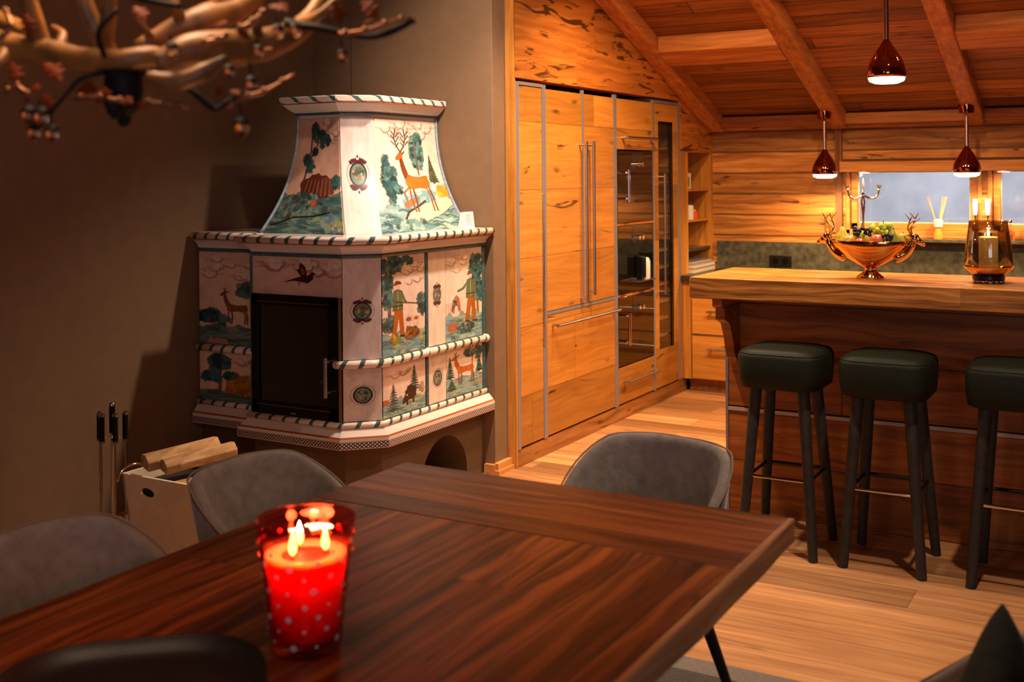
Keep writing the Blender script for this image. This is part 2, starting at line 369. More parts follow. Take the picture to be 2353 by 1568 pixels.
# ------------------------------------------------------------------ room shell
def zroof(y): return 1.80 + .37 * (8.05 - y)          # rafter undersides
def zpl(y): return zroof(y) + .107                     # boards above them
XL, XR, YB, YF = -4.12, 3.0, 8.05, -2.6
RIDGE = 1.6
def st(o): o['kind'] = 'structure'; return o
st(obj('floor', box(new(), XL - .1, XR + .1, YF - .1, YB + .12, -.08, 0), m_floor))
bm = new(); t = .05
prism(bm, [(YB + .12, zpl(YB + .12)), (RIDGE, zpl(RIDGE)), (YF - .1, zpl(RIDGE) - .37 * (RIDGE - YF + .1)), (YF - .1, zpl(RIDGE) - .37 * (RIDGE - YF + .1) + t), (RIDGE, zpl(RIDGE) + t), (YB + .12, zpl(YB + .12) + t)], 'x', XL - .1, XR + .1)
st(obj('ceiling', bm, m_ceil))
bm = new(); prism(bm, [(YF, 0), (5.06, 0), (5.06, zpl(5.06)), (RIDGE, zpl(RIDGE)), (YF, zpl(RIDGE) - .37 * (RIDGE - YF))], 'x', XL - .1, XL)
st(obj('wall_left', bm, m_plaster))
bm = new(); prism(bm, [(YF, 0), (YB, 0), (YB, zpl(YB)), (RIDGE, zpl(RIDGE)), (YF, zpl(RIDGE) - .37 * (RIDGE - YF))], 'x', XR, XR + .1)
st(obj('wall_right', bm, m_plaster))
# wall behind the camera with the terrace opening
bm = new(); zt = zpl(RIDGE) - .37 * (RIDGE - YF)
box(bm, XL, .4, YF - .1, YF, 0, zt); box(bm, 2.8, XR, YF - .1, YF, 0, zt); box(bm, .4, 2.8, YF - .1, YF, 2.4, zt); box(bm, .4, 2.8, YF - .1, YF, 0, .35)
st(obj('wall_front', bm, m_plaster))
# wall behind the stove: chimney breast and the strip left of it
bm = new(); prism(bm, [(XL, 0), (-3.85, 0), (-3.85, zroof(5.05)), (XL, zroof(5.05))], 'y', 4.946, 5.06)
st(obj('wall_alcove', bm, m_plaster))
bm = new(); box(bm, -3.85, -2.95, 4.94, 5.075, 0, zroof(5.08))
st(obj('wall_chimney', bm, m_plaster, bevel=.003))
# kitchen back wall with two window openings
wins = [(-1.925, -1.035), (-1.0, -.11)]
WZ0, WZ1 = 1.09, 1.60
bm = new(); th = .22
box(bm, XL, wins[0][0], YB, YB + th, 0, zpl(YB)); box(bm, wins[1][1], XR, YB, YB + th, 0, zpl(YB))
box(bm, wins[0][0], wins[1][1], YB, YB + th, 0, WZ0); box(bm, wins[0][0], wins[1][1], YB, YB + th, WZ1, zpl(YB)); box(bm, wins[0][1], wins[1][0], YB, YB + th, WZ0, WZ1)
st(obj('wall_back', bm, m_log))
# timber wall over and beside the tall cabinets
bm = new(); Y0 = 5.085
prism(bm, [(Y0, 2.025), (7.40, 2.025), (7.40, 1.67), (8.05, 1.67), (8.05, zroof(8.05) + .01), (Y0, zroof(Y0) + .01)], 'x', -3.0, -2.90)
st(obj('wall_kitchen_side', bm, m_cabw))
bm = new(); box(bm, -3.62, -3.51, Y0, 8.05, 0, 2.5); st(obj('wall_cabinets', bm, m_cabw))
bm = new(); prism(bm, [(-3.6, 0), (-2.9, 0), (-2.9, zroof(5.1)), (-3.6, zroof(5.1))], 'y', 5.075, 5.087); st(obj('trim_cabinet_end', bm, m_cabv))
# rafters, purlins and wall plate (round timbers squared off)
def rafter(n, x0, x1):
    bm = new(); ya, yb = RIDGE, 8.0
    prism(bm, [(ya, zroof(ya)), (yb, zroof(yb)), (yb, zpl(yb) + .01), (ya, zpl(ya) + .01)], 'x', x0, x1)
    st(obj('trim_%d' % n, bm, m_rafter, bevel=.012))
rafter(1, -2.905, -2.785); rafter(2, -2.01, -1.895); rafter(3, -1.115, -1.0); rafter(4, -.22, -.105); rafter(5, .68, .795)
def purlin(n, x0, x1):
    bm = new(); prism(bm, [(6.72, zroof(6.72) + .0), (6.93, zroof(6.93) + .0), (6.93, zpl(6.93)), (6.72, zpl(6.72))], 'x', x0, x1)
    st(obj('trim_%d' % n, bm, m_purlin, bevel=.008))
purlin(6, -2.785, -2.01); purlin(7, -1.0, -.22); purlin(8, -.105, .68)
bm = new(); box(bm, -2.9, XR, 7.93, 8.05, 1.853, 1.93); st(obj('trim_9', bm, m_purlin, bevel=.006))
# brown post left of the window and head casing
st(obj('trim_10', box(new(), -1.992, -1.945, 8.02, 8.05, 1.02, 1.84), plain('dark_post', '#7c4a2a', .6, noise=.2)))
st(obj('trim_11', box(new(), -1.945, XR, 8.03, 8.05, 1.595, 1.612), plain('dark_gap', '#5a3018', .7)))
# baseboards
0 and st(obj('baseboard_left', box(new(), XL, XL + .018, YF, 4.0, 0, .07), m_plinth))
bm = new(); box(bm, -2.95, -2.925, 4.93, 5.08, 0, .055); box(bm, -2.94, -2.912, 4.915, 5.08, 0, .022); box(bm, -3.0, -2.94, 4.915, 4.94, 0, .05)
st(obj('baseboard_column', bm, wood('baseboard_wood', '#c88a50', '#a66a38', '#dba066', 'y', 'z', .5, 3, 0, .4, 0, 0, 1, .1)))
# windows
m_wframe = wood('window_frame_wood', '#c07c3e', '#a06028', '#d29250', 'x', 'z', .5, 5, 0, .4, .1, 0, 1, .1)
for i, (a, b_) in enumerate(wins):
    w = thing('window_%d' % (i + 1), None, None, ((a + b_) / 2, YB + .06, WZ0)); st(w)
    bm = new()
    for (x0, x1, z0, z1) in [(a, b_, WZ0, WZ0 + .03), (a, b_, WZ1 - .03, WZ1), (a, a + .028, WZ0, WZ1), (b_ - .028, b_, WZ0, WZ1)]: box(bm, x0, x1, YB + .0, YB + .09, z0, z1)
    obj('window_frame', bm, m_wframe, w, bevel=.003)
    bm = new(); x0, x1, z0, z1 = a + .03, b_ - .03, WZ0 + .03, WZ1 - .03; fw = .047
    for (p, q, r_, s_) in [(x0, x1, z0, z0 + fw), (x0, x1, z1 - fw, z1), (x0, x0 + fw, z0, z1), (x1 - fw, x1, z0, z1)]: box(bm, p, q, YB + .025, YB + .08, r_, s_)
    sash = obj('window_sash', bm, m_wframe, w, bevel=.004)
    obj('pane', box(new(), x0 + fw, x1 - fw, YB + .05, YB + .056, z0 + fw, z1 - fw), m_pane, sash)
    bm = new(); 
    for (p, q, r_, s_) in [(x0 + fw, x1 - fw, z1 - fw - .008, z1 - fw), (x0 + fw, x0 + fw + .006, z0 + fw, z1 - fw), (x1 - fw - .006, x1 - fw, z0 + fw, z1 - fw), (x0 + fw, x1 - fw, z0 + fw, z0 + fw + .006)]: box(bm, p, q, YB + .044, YB + .05, r_, s_)
    obj('pane_seal', bm, plain('pale_seal', '#cfc8c0', .5), sash)
# sill along the splashback
st(obj('trim_13', box(new(), -1.945, 1.2, 7.955, 8.049, 1.522, 1.594), m_wframe, bevel=.003))
st(obj('trim_12', box(new(), -1.945, 2.4, 7.93, 8.05, 1.048, 1.066), m_stone))
# outside: snowy slope seen through the panes
m_snow = plain('snowy_slope', '#d4d4d6', .9, noise=.35, nscale=1.6)
bm = new(); hexa(bm, [(-8, 11, -1), (6, 11, -1), (6, 14, -1), (-8, 14, -1), (-8, 12.5, 2.4), (6, 12.5, 2.2), (6, 14, 2.6), (-8, 14, 2.5)])
st(obj('snow_bank', bm, m_snow))
# terrace window behind the camera
w = thing('window_3', None, None, (1.6, YF - .05, .35)); st(w)
bm = new()
for (x0, x1, z0, z1) in [(.4, 2.8, .35, .42), (.4, 2.8, 2.33, 2.4), (.4, .47, .35, 2.4), (2.73, 2.8, .35, 2.4), (1.57, 1.63, .35, 2.4)]: box(bm, x0, x1, YF - .09, YF - .02, z0, z1)
obj('window_frame', bm, m_wframe, w)

# ------------------------------------------------------------------ helpers for handles
def bar_handle(parent, p0, p1, out, mat=None, r=.006, label=None):
    """round bar with two end posts standing off by vector out"""
    p0, p1, out = Vector(p0), Vector(p1), Vector(out); bm = new(); d = (p1 - p0).normalized()
    tube(bm, [p0 + out, p1 + out], r, 10)
    for q in (p0 + d * .02, p1 - d * .02): tube(bm, [q, q + out], r * .9, 8)
    return obj('handle', bm, mat or m_steel, parent, smooth='auto')

# ------------------------------------------------------------------ tall cabinets (front plane x = -2.9)
XF = -2.90
def front(parent, name, y0, y1, z0, z1, mat=None, label=None):
    return obj(name, box(new(), XF - .022, XF, y0, y1, z0, z1), mat or m_cab, parent, bevel=.002, label=label)
def carcass(parent, y0, y1, z0=.09, z1=1.985):
    bm = new(); box(bm, -3.5, XF - .024, y0, y1, z0, z1); return obj('carcass', bm, m_cabv, parent)
def profile(parent, y0, y1, z0=.093, z1=2.006, horiz=False):
    return obj('metal_profile', box(new(), XF - .012, XF + .002, y0, y1, z0, z1), m_alu, parent, label='grey metal profile')
c1 = thing('utility_cabinet', 'narrow tall oak utility cabinet beside the brown wall', 'cabinet', (-3.2, 5.25, .09), )
carcass(c1, 5.09, 5.40); front(c1, 'door', 5.125, 5.375, .10, 1.985)
profile(c1, 5.092, 5.122); profile(c1, 5.122, 5.378, 1.99, 2.008); profile(c1, 5.378, 5.398)
obj('end_strip', box(new(), XF - .02, XF, 5.087, 5.0915, .09, 2.015), m_cabv, c1)
obj('handle', box(new(), XF, XF + .008, 5.371, 5.385, .60, 1.42), m_steel, c1, bevel=.003)
c2 = thing('refrigerator_cabinet', 'wide oak refrigerator cabinet with two tall bar-handled doors over a freezer drawer', 'cabinet', (-3.2, 5.85, .09))
carcass(c2, 5.40, 6.32)
d = front(c2, 'door', 5.42, 5.862, .775, 1.985); bar_handle(d, (XF, 5.828, .79), (XF, 5.828, 1.71), (.045, 0, 0), r=.009)
d = front(c2, 'door', 5.888, 6.295, .775, 1.985); bar_handle(d, (XF, 5.925, .82), (XF, 5.925, 1.71), (.045, 0, 0), r=.009)
d = front(c2, 'drawer', 5.42, 6.295, .10, .752); bar_handle(d, (XF, 5.46, .695), (XF, 6.28, .695), (.045, 0, 0), r=.009)
profile(c2, 5.40, 5.418); profile(c2, 5.864, 5.886, .775); profile(c2, 6.297, 6.318); profile(c2, 5.42, 6.295, .755, .772)
c3 = thing('oven_cabinet', 'oak cabinet column framing three built-in appliances', 'cabinet', (-3.2, 6.62, .09))
bm = new(); box(bm, -3.5, XF - .024, 6.322, 6.335, .09, 1.985); box(bm, -3.5, XF - .024, 6.905, 6.918, .09, 1.985); box(bm, -3.5, XF - .024, 6.335, 6.905, 1.672, 1.985); box(bm, -3.5, XF - .024, 6.335, 6.905, .09, .325)
obj('carcass', bm, m_cabv, c3)
d = front(c3, 'flap', 6.34, 6.902, 1.672, 1.985); bar_handle(d, (XF, 6.40, 1.745), (XF, 6.88, 1.745), (.045, 0, 0), r=.010)
d = front(c3, 'drawer', 6.34, 6.902, .10, .322); bar_handle(d, (XF, 6.40, .235), (XF, 6.90, .235), (.045, 0, 0), r=.009)
profile(c3, 6.32, 6.338); profile(c3, 6.905, 6.93)
for z in (1.207, .765): obj('oak_rail', box(new(), XF - .02, XF + .004, 6.34, 6.902, z - .008, z + .006), m_cabw, c3)
def oven(name, z0, z1, label, cat, kind):
    t = thing(name, label, cat, (-3.2, 6.62, z0))
    obj('housing', box(new(), -3.4, XF - .026, 6.345, 6.895, z0 + .002, z1 - .002), m_black, t)
    p = obj('glass_front', box(new(), XF - .024, XF + .003, 6.342, 6.90, z0, z1), m_blackg, t, bevel=.003)
    if kind == 'oven':
        # vertical door handle, knobs with a window under the control strip
        bar_handle(t, (XF + .003, 6.40, z0 + .13), (XF + .003, 6.40, z0 + .33), (.05, 0, 0), m_chrome, .010)
    for k in (0, 1):
        bm = new(); tube(bm, [(XF + .003, 6.62 + .055 * k, z1 - .085), (XF + .03, 6.62 + .055 * k, z1 - .085)], .016, 14); obj('knob', bm, m_chrome, t, smooth='auto')
    obj('control_panel', box(new(), XF + .003, XF + .0045, 6.56, 6.74, z1 - .115, z1 - .012), plain('dark_display', '#2a2622', .1), t)
    return t
oven('built_in_oven', 1.216, 1.664, 'upper built-in black glass oven with vertical steel handle, top of three appliances', 'oven', 'oven')
t = oven('built_in_coffee_machine', .774, 1.198, 'black glass built-in coffee machine with open serving bay, between two ovens', 'coffee machine', 'coffee')
obj('milk_container', lathe(new(), [(.022, 0), (.026, .005), (.026, .11), (.018, .13), (.012, .135)], (XF + .032, 6.71, .85), 16), m_whitem, t, smooth='auto', label='white milk container')
obj('spout', box(new(), XF + .003, XF + .06, 6.60, 6.65, .86, 1.0), m_black, t, bevel=.008)
obj('drip_tray', box(new(), XF + .003, XF + .07, 6.52, 6.78, .842, .85), m_steel, t)
oven('built_in_oven', .333, .757, 'lower built-in black glass oven with vertical steel handle, bottom of three appliances', 'oven', 'oven')
c4 = thing('wine_cooler', 'tall oak-framed wine cooler with narrow glass door showing bottle racks', 'wine cooler', (-3.2, 7.15, .09))
bm = new(); box(bm, -3.5, -3.42, 6.93, 7.38, .09, 2.02); box(bm, -3.42, XF - .024, 6.93, 6.96, .09, 2.02); box(bm, -3.42, XF - .024, 7.33, 7.38, .09, 2.02); box(bm, -3.42, XF - .024, 6.96, 7.33, .09, .30); box(bm, -3.42, XF - .024, 6.96, 7.33, 1.90, 2.02)
obj('carcass', bm, plain('cooler_inside', '#8a7a6c', .5), c4)
bm = new(); Yw0, Yw1, Zw0, Zw1 = 7.0, 7.27, .345, 1.87
box(bm, XF - .022, XF, 6.935, Yw0, .10, 1.985); box(bm, XF - .022, XF, Yw1, 7.345, .10, 1.985); box(bm, XF - .022, XF, Yw0, Yw1, .10, Zw0); box(bm, XF - .022, XF, Yw0, Yw1, Zw1, 1.985)
dr = obj('door', bm, m_cab, c4)
bm = new(); box(bm, XF - .03, XF - .005, Yw0, Yw0 + .006, Zw0, Zw1); box(bm, XF - .03, XF - .005, Yw1 - .035, Yw1, Zw0, Zw1); box(bm, XF - .03, XF - .005, Yw0, Yw1, Zw1 - .02, Zw1); obj('door_seal', bm, m_black, dr)
obj('glass', box(new(), XF - .016, XF - .010, Yw0, Yw1, Zw0, Zw1), thin('cooler_glass', (.8, .76, .7), .05), dr)
bar_handle(dr, (XF, 7.0, .72), (XF, 7.0, 1.52), (.045, 0, 0), r=.006)
profile(c4, 7.347, 7.385); profile(c4, 6.935, 7.345, 1.988, 2.006)
m_bott = glass('dark_bottle_glass', '#3c4a2c', .05); m_foil = plain('bottle_foil', '#8d7a72', .3, .8)
m_rack = plain('pale_rack_wood', '#c8b49c', .5)
for k in range(12):
    z = .42 + k * .115
    obj('rack', box(new(), -3.40, XF - .035, 6.965, 7.325, z, z + .012), m_rack, c4)
    if k < 11:
        ORD = ['lowest', 'second lowest', 'third from the bottom', 'fourth from the bottom', 'fifth from the bottom', 'middle', 'fifth from the top', 'fourth from the top', 'third from the top', 'second highest', 'highest']
        bt = thing('wine_bottle', 'wine bottle lying on its rack in the tall wine cooler, ' + ORD[k], 'bottle', (-3.2, 7.1, z + .0125), 'wine bottles in the cooler')
        for j, yy in enumerate((7.08,)):
            bm = new(); prof = [(.036, 0), (.037, .01), (.037, .17), (.014, .22), (.014, .285), (.0155, .29)]
            pts = [(-3.30 + h, yy, z + .05) for r_, h in prof]; tube(bm, pts, [r_ for r_, h in prof], 14); obj('bottle_glass', bm, m_bott, bt, smooth='auto')
            obj('foil_capsule', tube(new(), [(-3.085, yy, z + .05), (-3.005, yy, z + .05)], .0165, 12), m_foil, bt, smooth='auto')
# one light bar in the cooler (it glows softly behind the bottles)
obj('cooler_light', box(new(), -3.415, -3.405, 7.22, 7.26, .4, 1.85), plain('cooler_led', '#ffffff', .5, emit='#ffe6c8', estr=9.0), c4)
# plinth along the tall cabinets
o = obj('cabinet_plinth', box(new(), -2.98, XF - .003, 5.087, 7.499, 0, .088), m_plinth); setp(o, 'brown wooden plinth running under the tall oak cabinets', 'plinth')
# corner shelf unit
c5 = thing('corner_shelf_unit', 'open oak corner shelf unit between the wine cooler and the log wall', 'shelf', (-3.1, 7.73, .82))
bm = new(); box(bm, -3.3, XF, 7.401, 7.54, .095, 1.669); obj('side_post', bm, m_cabv, c5)
obj('back_panel', box(new(), -3.3, -3.27, 7.54, 8.05, .82, 1.67), m_cabw, c5)
obj('side_post', box(new(), -3.27, XF, 8.012, 8.05, .82, 1.67), m_cabv, c5)
obj('niche_ceiling', box(new(), -3.3, -3.001, 7.54, 8.05, 1.67, 1.70), m_cabv, c5)
for z in (1.392, 1.172): obj('shelf', box(new(), -3.27, XF - .02, 7.54, 8.012, z, z + .016), m_cabv, c5)
obj('shelf', box(new(), -3.27, XF - .005, 7.54, 8.012, .965, .985), m_steel, c5, label='pale metal shelf')
# things on those shelves
def carton(name, x, y, z, sx, sy, sz, col, label, cat, lab=None):
    t = thing(name, label, cat, (x, y, z)); obj('box_body', box(new(), x - sx, x + sx, y - sy, y + sy, z, z + sz), plain(name + '_paper', col, .5), t, bevel=.003)
    if lab: obj('printed_label', box(new(), x + sx, x + sx + .001, y - sy * .7, y + sy * .3, z + sz * .15, z + sz * .75), plain(name + '_print', lab, .5), t)
    return t
carton('paper_carton', -2.98, 7.67, 1.408, .035, .05, .115, '#e6dcd2', 'white paper carton with grey-green print on the top corner shelf', 'box', '#7c8468')
def jar(name, x, y, z, r, h, col, cap, label, cat):
    t = thing(name, label, cat, (x, y, z)); obj('jar_body', lathe(new(), [(r * .9, 0), (r, .006), (r, h * .75), (r * .6, h * .82)], (x, y, z), 20), plain(name + '_m', col, .3), t, smooth='auto')
    obj('cap', lathe(new(), [(r * .62, h * .8), (r * .64, h), (0, h)], (x, y, z), 18), plain(name + '_c', cap, .4), t, smooth='auto'); return t
jar('spice_bottle', -2.955, 7.585, 1.188, .028, .115, '#e8ddd0', '#e8e0d8', 'white bottle at the near end of the middle corner shelf', 'bottle')
jar('sauce_bottle', -2.955, 7.70, 1.188, .034, .13, '#dcd6cc', '#22282a', 'white bottle with dark cap in the middle of the corner shelf', 'bottle')
jar('spice_jar', -2.955, 7.80, 1.188, .026, .07, '#d8502a', '#e08a50', 'small orange jar beside the white bottle with dark cap', 'jar')
t = thing('blue_bowl', 'small blue bowl under the pale lowest shelf in the corner', 'bowl', (-3.05, 7.72, .895)); obj('bowl_body', lathe(new(), [(.03, 0), (.06, .02), (.085, .06), (.082, .06), (.055, .022), (0, .012)], (-3.05, 7.72, .895), 24), plain('blue_ceramic', '#33506e', .25), t, smooth=True)
for k, (h, c, lb) in enumerate([(.035, '#8d8480', 'grey hardcover book lying on the counter, lowest of the corner stack'), (.03, '#a39a98', 'light grey book lying in the middle of the corner stack'), (.018, '#6e6a70', 'slim dark grey book on top of the corner stack')]):
    z = .812 + sum([.035, .03, .018][:k])
    t = thing('book', lb, 'book', (-3.0, 7.75, z), 'books in the corner under the shelves')
    w_ = .0 if k < 2 else .02
    bm = new(); box(bm, -3.18 + w_, -2.865 - w_, 7.55 + w_, 8.0 - w_, z, z + .004); box(bm, -3.18 + w_, -2.865 - w_, 7.55 + w_, 8.0 - w_, z + h - .004, z + h); box(bm, -3.18 + w_, -3.176 + w_, 7.55 + w_, 8.0 - w_, z, z + h)
    obj('cover', bm, plain('cover%d' % k, c, .5), t); obj('pages', box(new(), -3.176 + w_, -2.87 - w_, 7.553 + w_, 7.997 - w_, z + .004, z + h - .004), plain('book_pages', '#c8bcae', .8), t)

# ------------------------------------------------------------------ back counter
c6 = thing('base_cabinet', 'oak base cabinet run with drawers under the log wall', 'cabinet', (-1.0, 7.75, 0))
obj('carcass', box(new(), -2.895, 2.0, 7.445, 8.04, .092, .778), m_cabx, c6)
obj('plinth', box(new(), -2.88, 2.0, 7.5, 7.98, 0, .092), m_plinth, c6)
obj('corner_post', box(new(), -2.897, -2.843, 7.42, 7.44, .095, .778), m_cabv, c6)
x = -2.832
while x < 1.2:
    for z0, z1 in ((.10, .395), (.41, .655)):
        d = obj('drawer', box(new(), x, x + .70, 7.42, 7.443, z0, z1), m_cabx, c6, bevel=.002)
        bar_handle(d, (x + .12, 7.42, z1 - .085), (x + .58, 7.42, z1 - .085), (0, -.04, 0), r=.008)
    obj('metal_profile', box(new(), x, x + .70, 7.425, 7.44, .397, .408), m_steel, c6, label='bright metal profile')
    obj('metal_profile', box(new(), x, x + .70, 7.425, 7.44, .66, .69), m_steel, c6, label='bright metal profile')
    x += .715
o = obj('kitchen_worktop', box(new(), -2.905, 2.0, 7.38, 8.045, .78, .812), m_darkc, bevel=.003); setp(o, 'dark stone worktop along the log wall behind the bar', 'worktop')
o = obj('stone_splashback', box(new(), -2.86, 2.0, 8.02, 8.048, .813, 1.02), m_stone); setp(o, 'grey-green stone splashback along the log wall', 'splashback')
so = thing('power_socket', 'black double power socket on the stone splashback', 'socket', (-2.33, 8.012, .88))
sx0 = at(1768, 598, Y=8.01)
obj('socket_plate', box(new(), sx0.x, sx0.x + .16, 8.008, 8.0195, sx0.z - .045, sx0.z + .035), plain('socket_black', '#14120f', .3), so, bevel=.003)
for k in (0, 1):
    bm = new(); c = Vector((sx0.x + .045 + .072 * k, 8.006, sx0.z - .003)); tube(bm, [c, c + Vector((0, -.004, 0))], .022, 18); obj('socket_insert', bm, m_black, so)

# ------------------------------------------------------------------ bar
bf = thing('bar_counter', 'long oak-planked breakfast bar behind the stools', 'bar', (-.5, 5.0, 0))
obj('front_panel', box(new(), -1.70, .9, 4.90, 4.925, .478, .99), m_bar, bf)
obj('front_panel', box(new(), -1.70, .9, 4.90, 4.925, .0, .452), m_bar, bf)
obj('metal_strip', box(new(), -1.70, .9, 4.896, 4.92, .455, .471), plain('satin_strip', '#c8b4a8', .45, .4), bf, label='thin reflective metal strip')
obj('end_edge', box(new(), -1.712, -1.70, 4.897, 5.12, 0, .99), m_alu, bf)
obj('back_body', box(new(), -1.70, .9, 4.926, 5.12, 0, .99), m_bar, bf)
for xb in (-1.665, -.05, .75):
    prof = [(4.90, .99), (4.66, .99), (4.66, .945), (4.70, .93), (4.70, .885), (4.765, .86), (4.80, .80), (4.825, .73), (4.86, .68), (4.90, .655)]
    o = obj('bracket', prism(new(), prof, 'x', xb - .022, xb + .022), m_bar, bf, bevel=.003)
o = obj('oak_slab', box(new(), -1.748, .95, 4.55, 5.12, .992, 1.079), m_slab, bevel=.004); setp(o, 'thick oak plank bar top carrying the golden fruit bowl', 'counter')
o = thing('bar_switch', 'small black switch on the left end of the bar', 'switch', (-1.717, 4.95, .80)); obj('switch_body', box(new(), -1.726, -1.7125, 4.93, 4.965, .79, .83), m_black, o)

# ------------------------------------------------------------------ bar stools
def make_stool(cx, cy):
    t = thing('bar_stool', 'x', 'bar stool', (cx, cy, 0), 'green leather bar stools at the bar')
    # cushion: rounded square, domed
    def rr(w, r, z, n=6):
        out = []
        for qx, qy, a0 in ((1, 1, 0), (-1, 1, PI / 2), (-1, -1, PI), (1, -1, 1.5 * PI)):
            for k in range(n + 1):
                a = a0 + k / n * PI / 2; out.append((cx + qx * (w - r) + r * math.cos(a), cy + qy * (w - r) + r * math.sin(a), z))
        return out
    bm = new(); rings = []
    for w, r, z in [(.148, .06, .655), (.160, .065, .661), (.166, .07, .70), (.168, .07, .78), (.163, .068, .792), (.158, .066, .796), (.155, .064, .803), (.13, .06, .812), (.07, .05, .818), (.01, .009, .819)]:
        rings.append([bm.verts.new(p) for p in rr(w, r, z)])
    for A, B in zip(rings, rings[1:]):
        for i in range(len(A)): bm.faces.new([A[i], A[(i + 1) % len(A)], B[(i + 1) % len(A)], B[i]])
    bm.faces.new(rings[0][::-1]); bm.faces.new(rings[-1])
    s = obj('seat', bm, m_green, t, smooth=True)
    bm = new(); rings = rr(.1595, .067, .795); tube(bm, rings + [rings[0]], .0035, 6, False); obj('piping', bm, m_green, s, smooth=True)
    for sx in (-1, 1):
        for sy in (-1, 1):
            bm = new(); tube(bm, [(cx + sx * .095, cy + sy * .095, .665), (cx + sx * .145, cy + sy * .155, 0)], [.0245, .0185], 14); obj('leg', bm, m_leg, t, smooth='auto')
    # foot ring: four bars between the legs
    z = .30; a, b_ = .122, .127
    for p, q in (((-a, -b_), (a, -b_)), ((a, -b_), (a, b_)), ((a, b_), (-a, b_)), ((-a, b_), (-a, -b_))):
        bm = new(); tube(bm, [(cx + p[0], cy + p[1], z), (cx + q[0], cy + q[1], z)], .0065, 8); obj('footrest_bar', bm, m_chrome if p[1] == q[1] == -b_ else m_black, t, smooth='auto')
    return t
s1 = make_stool(-1.335, 4.56); s1['label'] = 'leftmost green leather bar stool, nearest the left end of the bar'
copy_tree(s1, (-.93, 4.56, 0), 0, 'middle green leather bar stool between two others')
copy_tree(s1, (-.47, 4.56, 0), 0, 'rightmost green leather bar stool, cut by the picture edge')

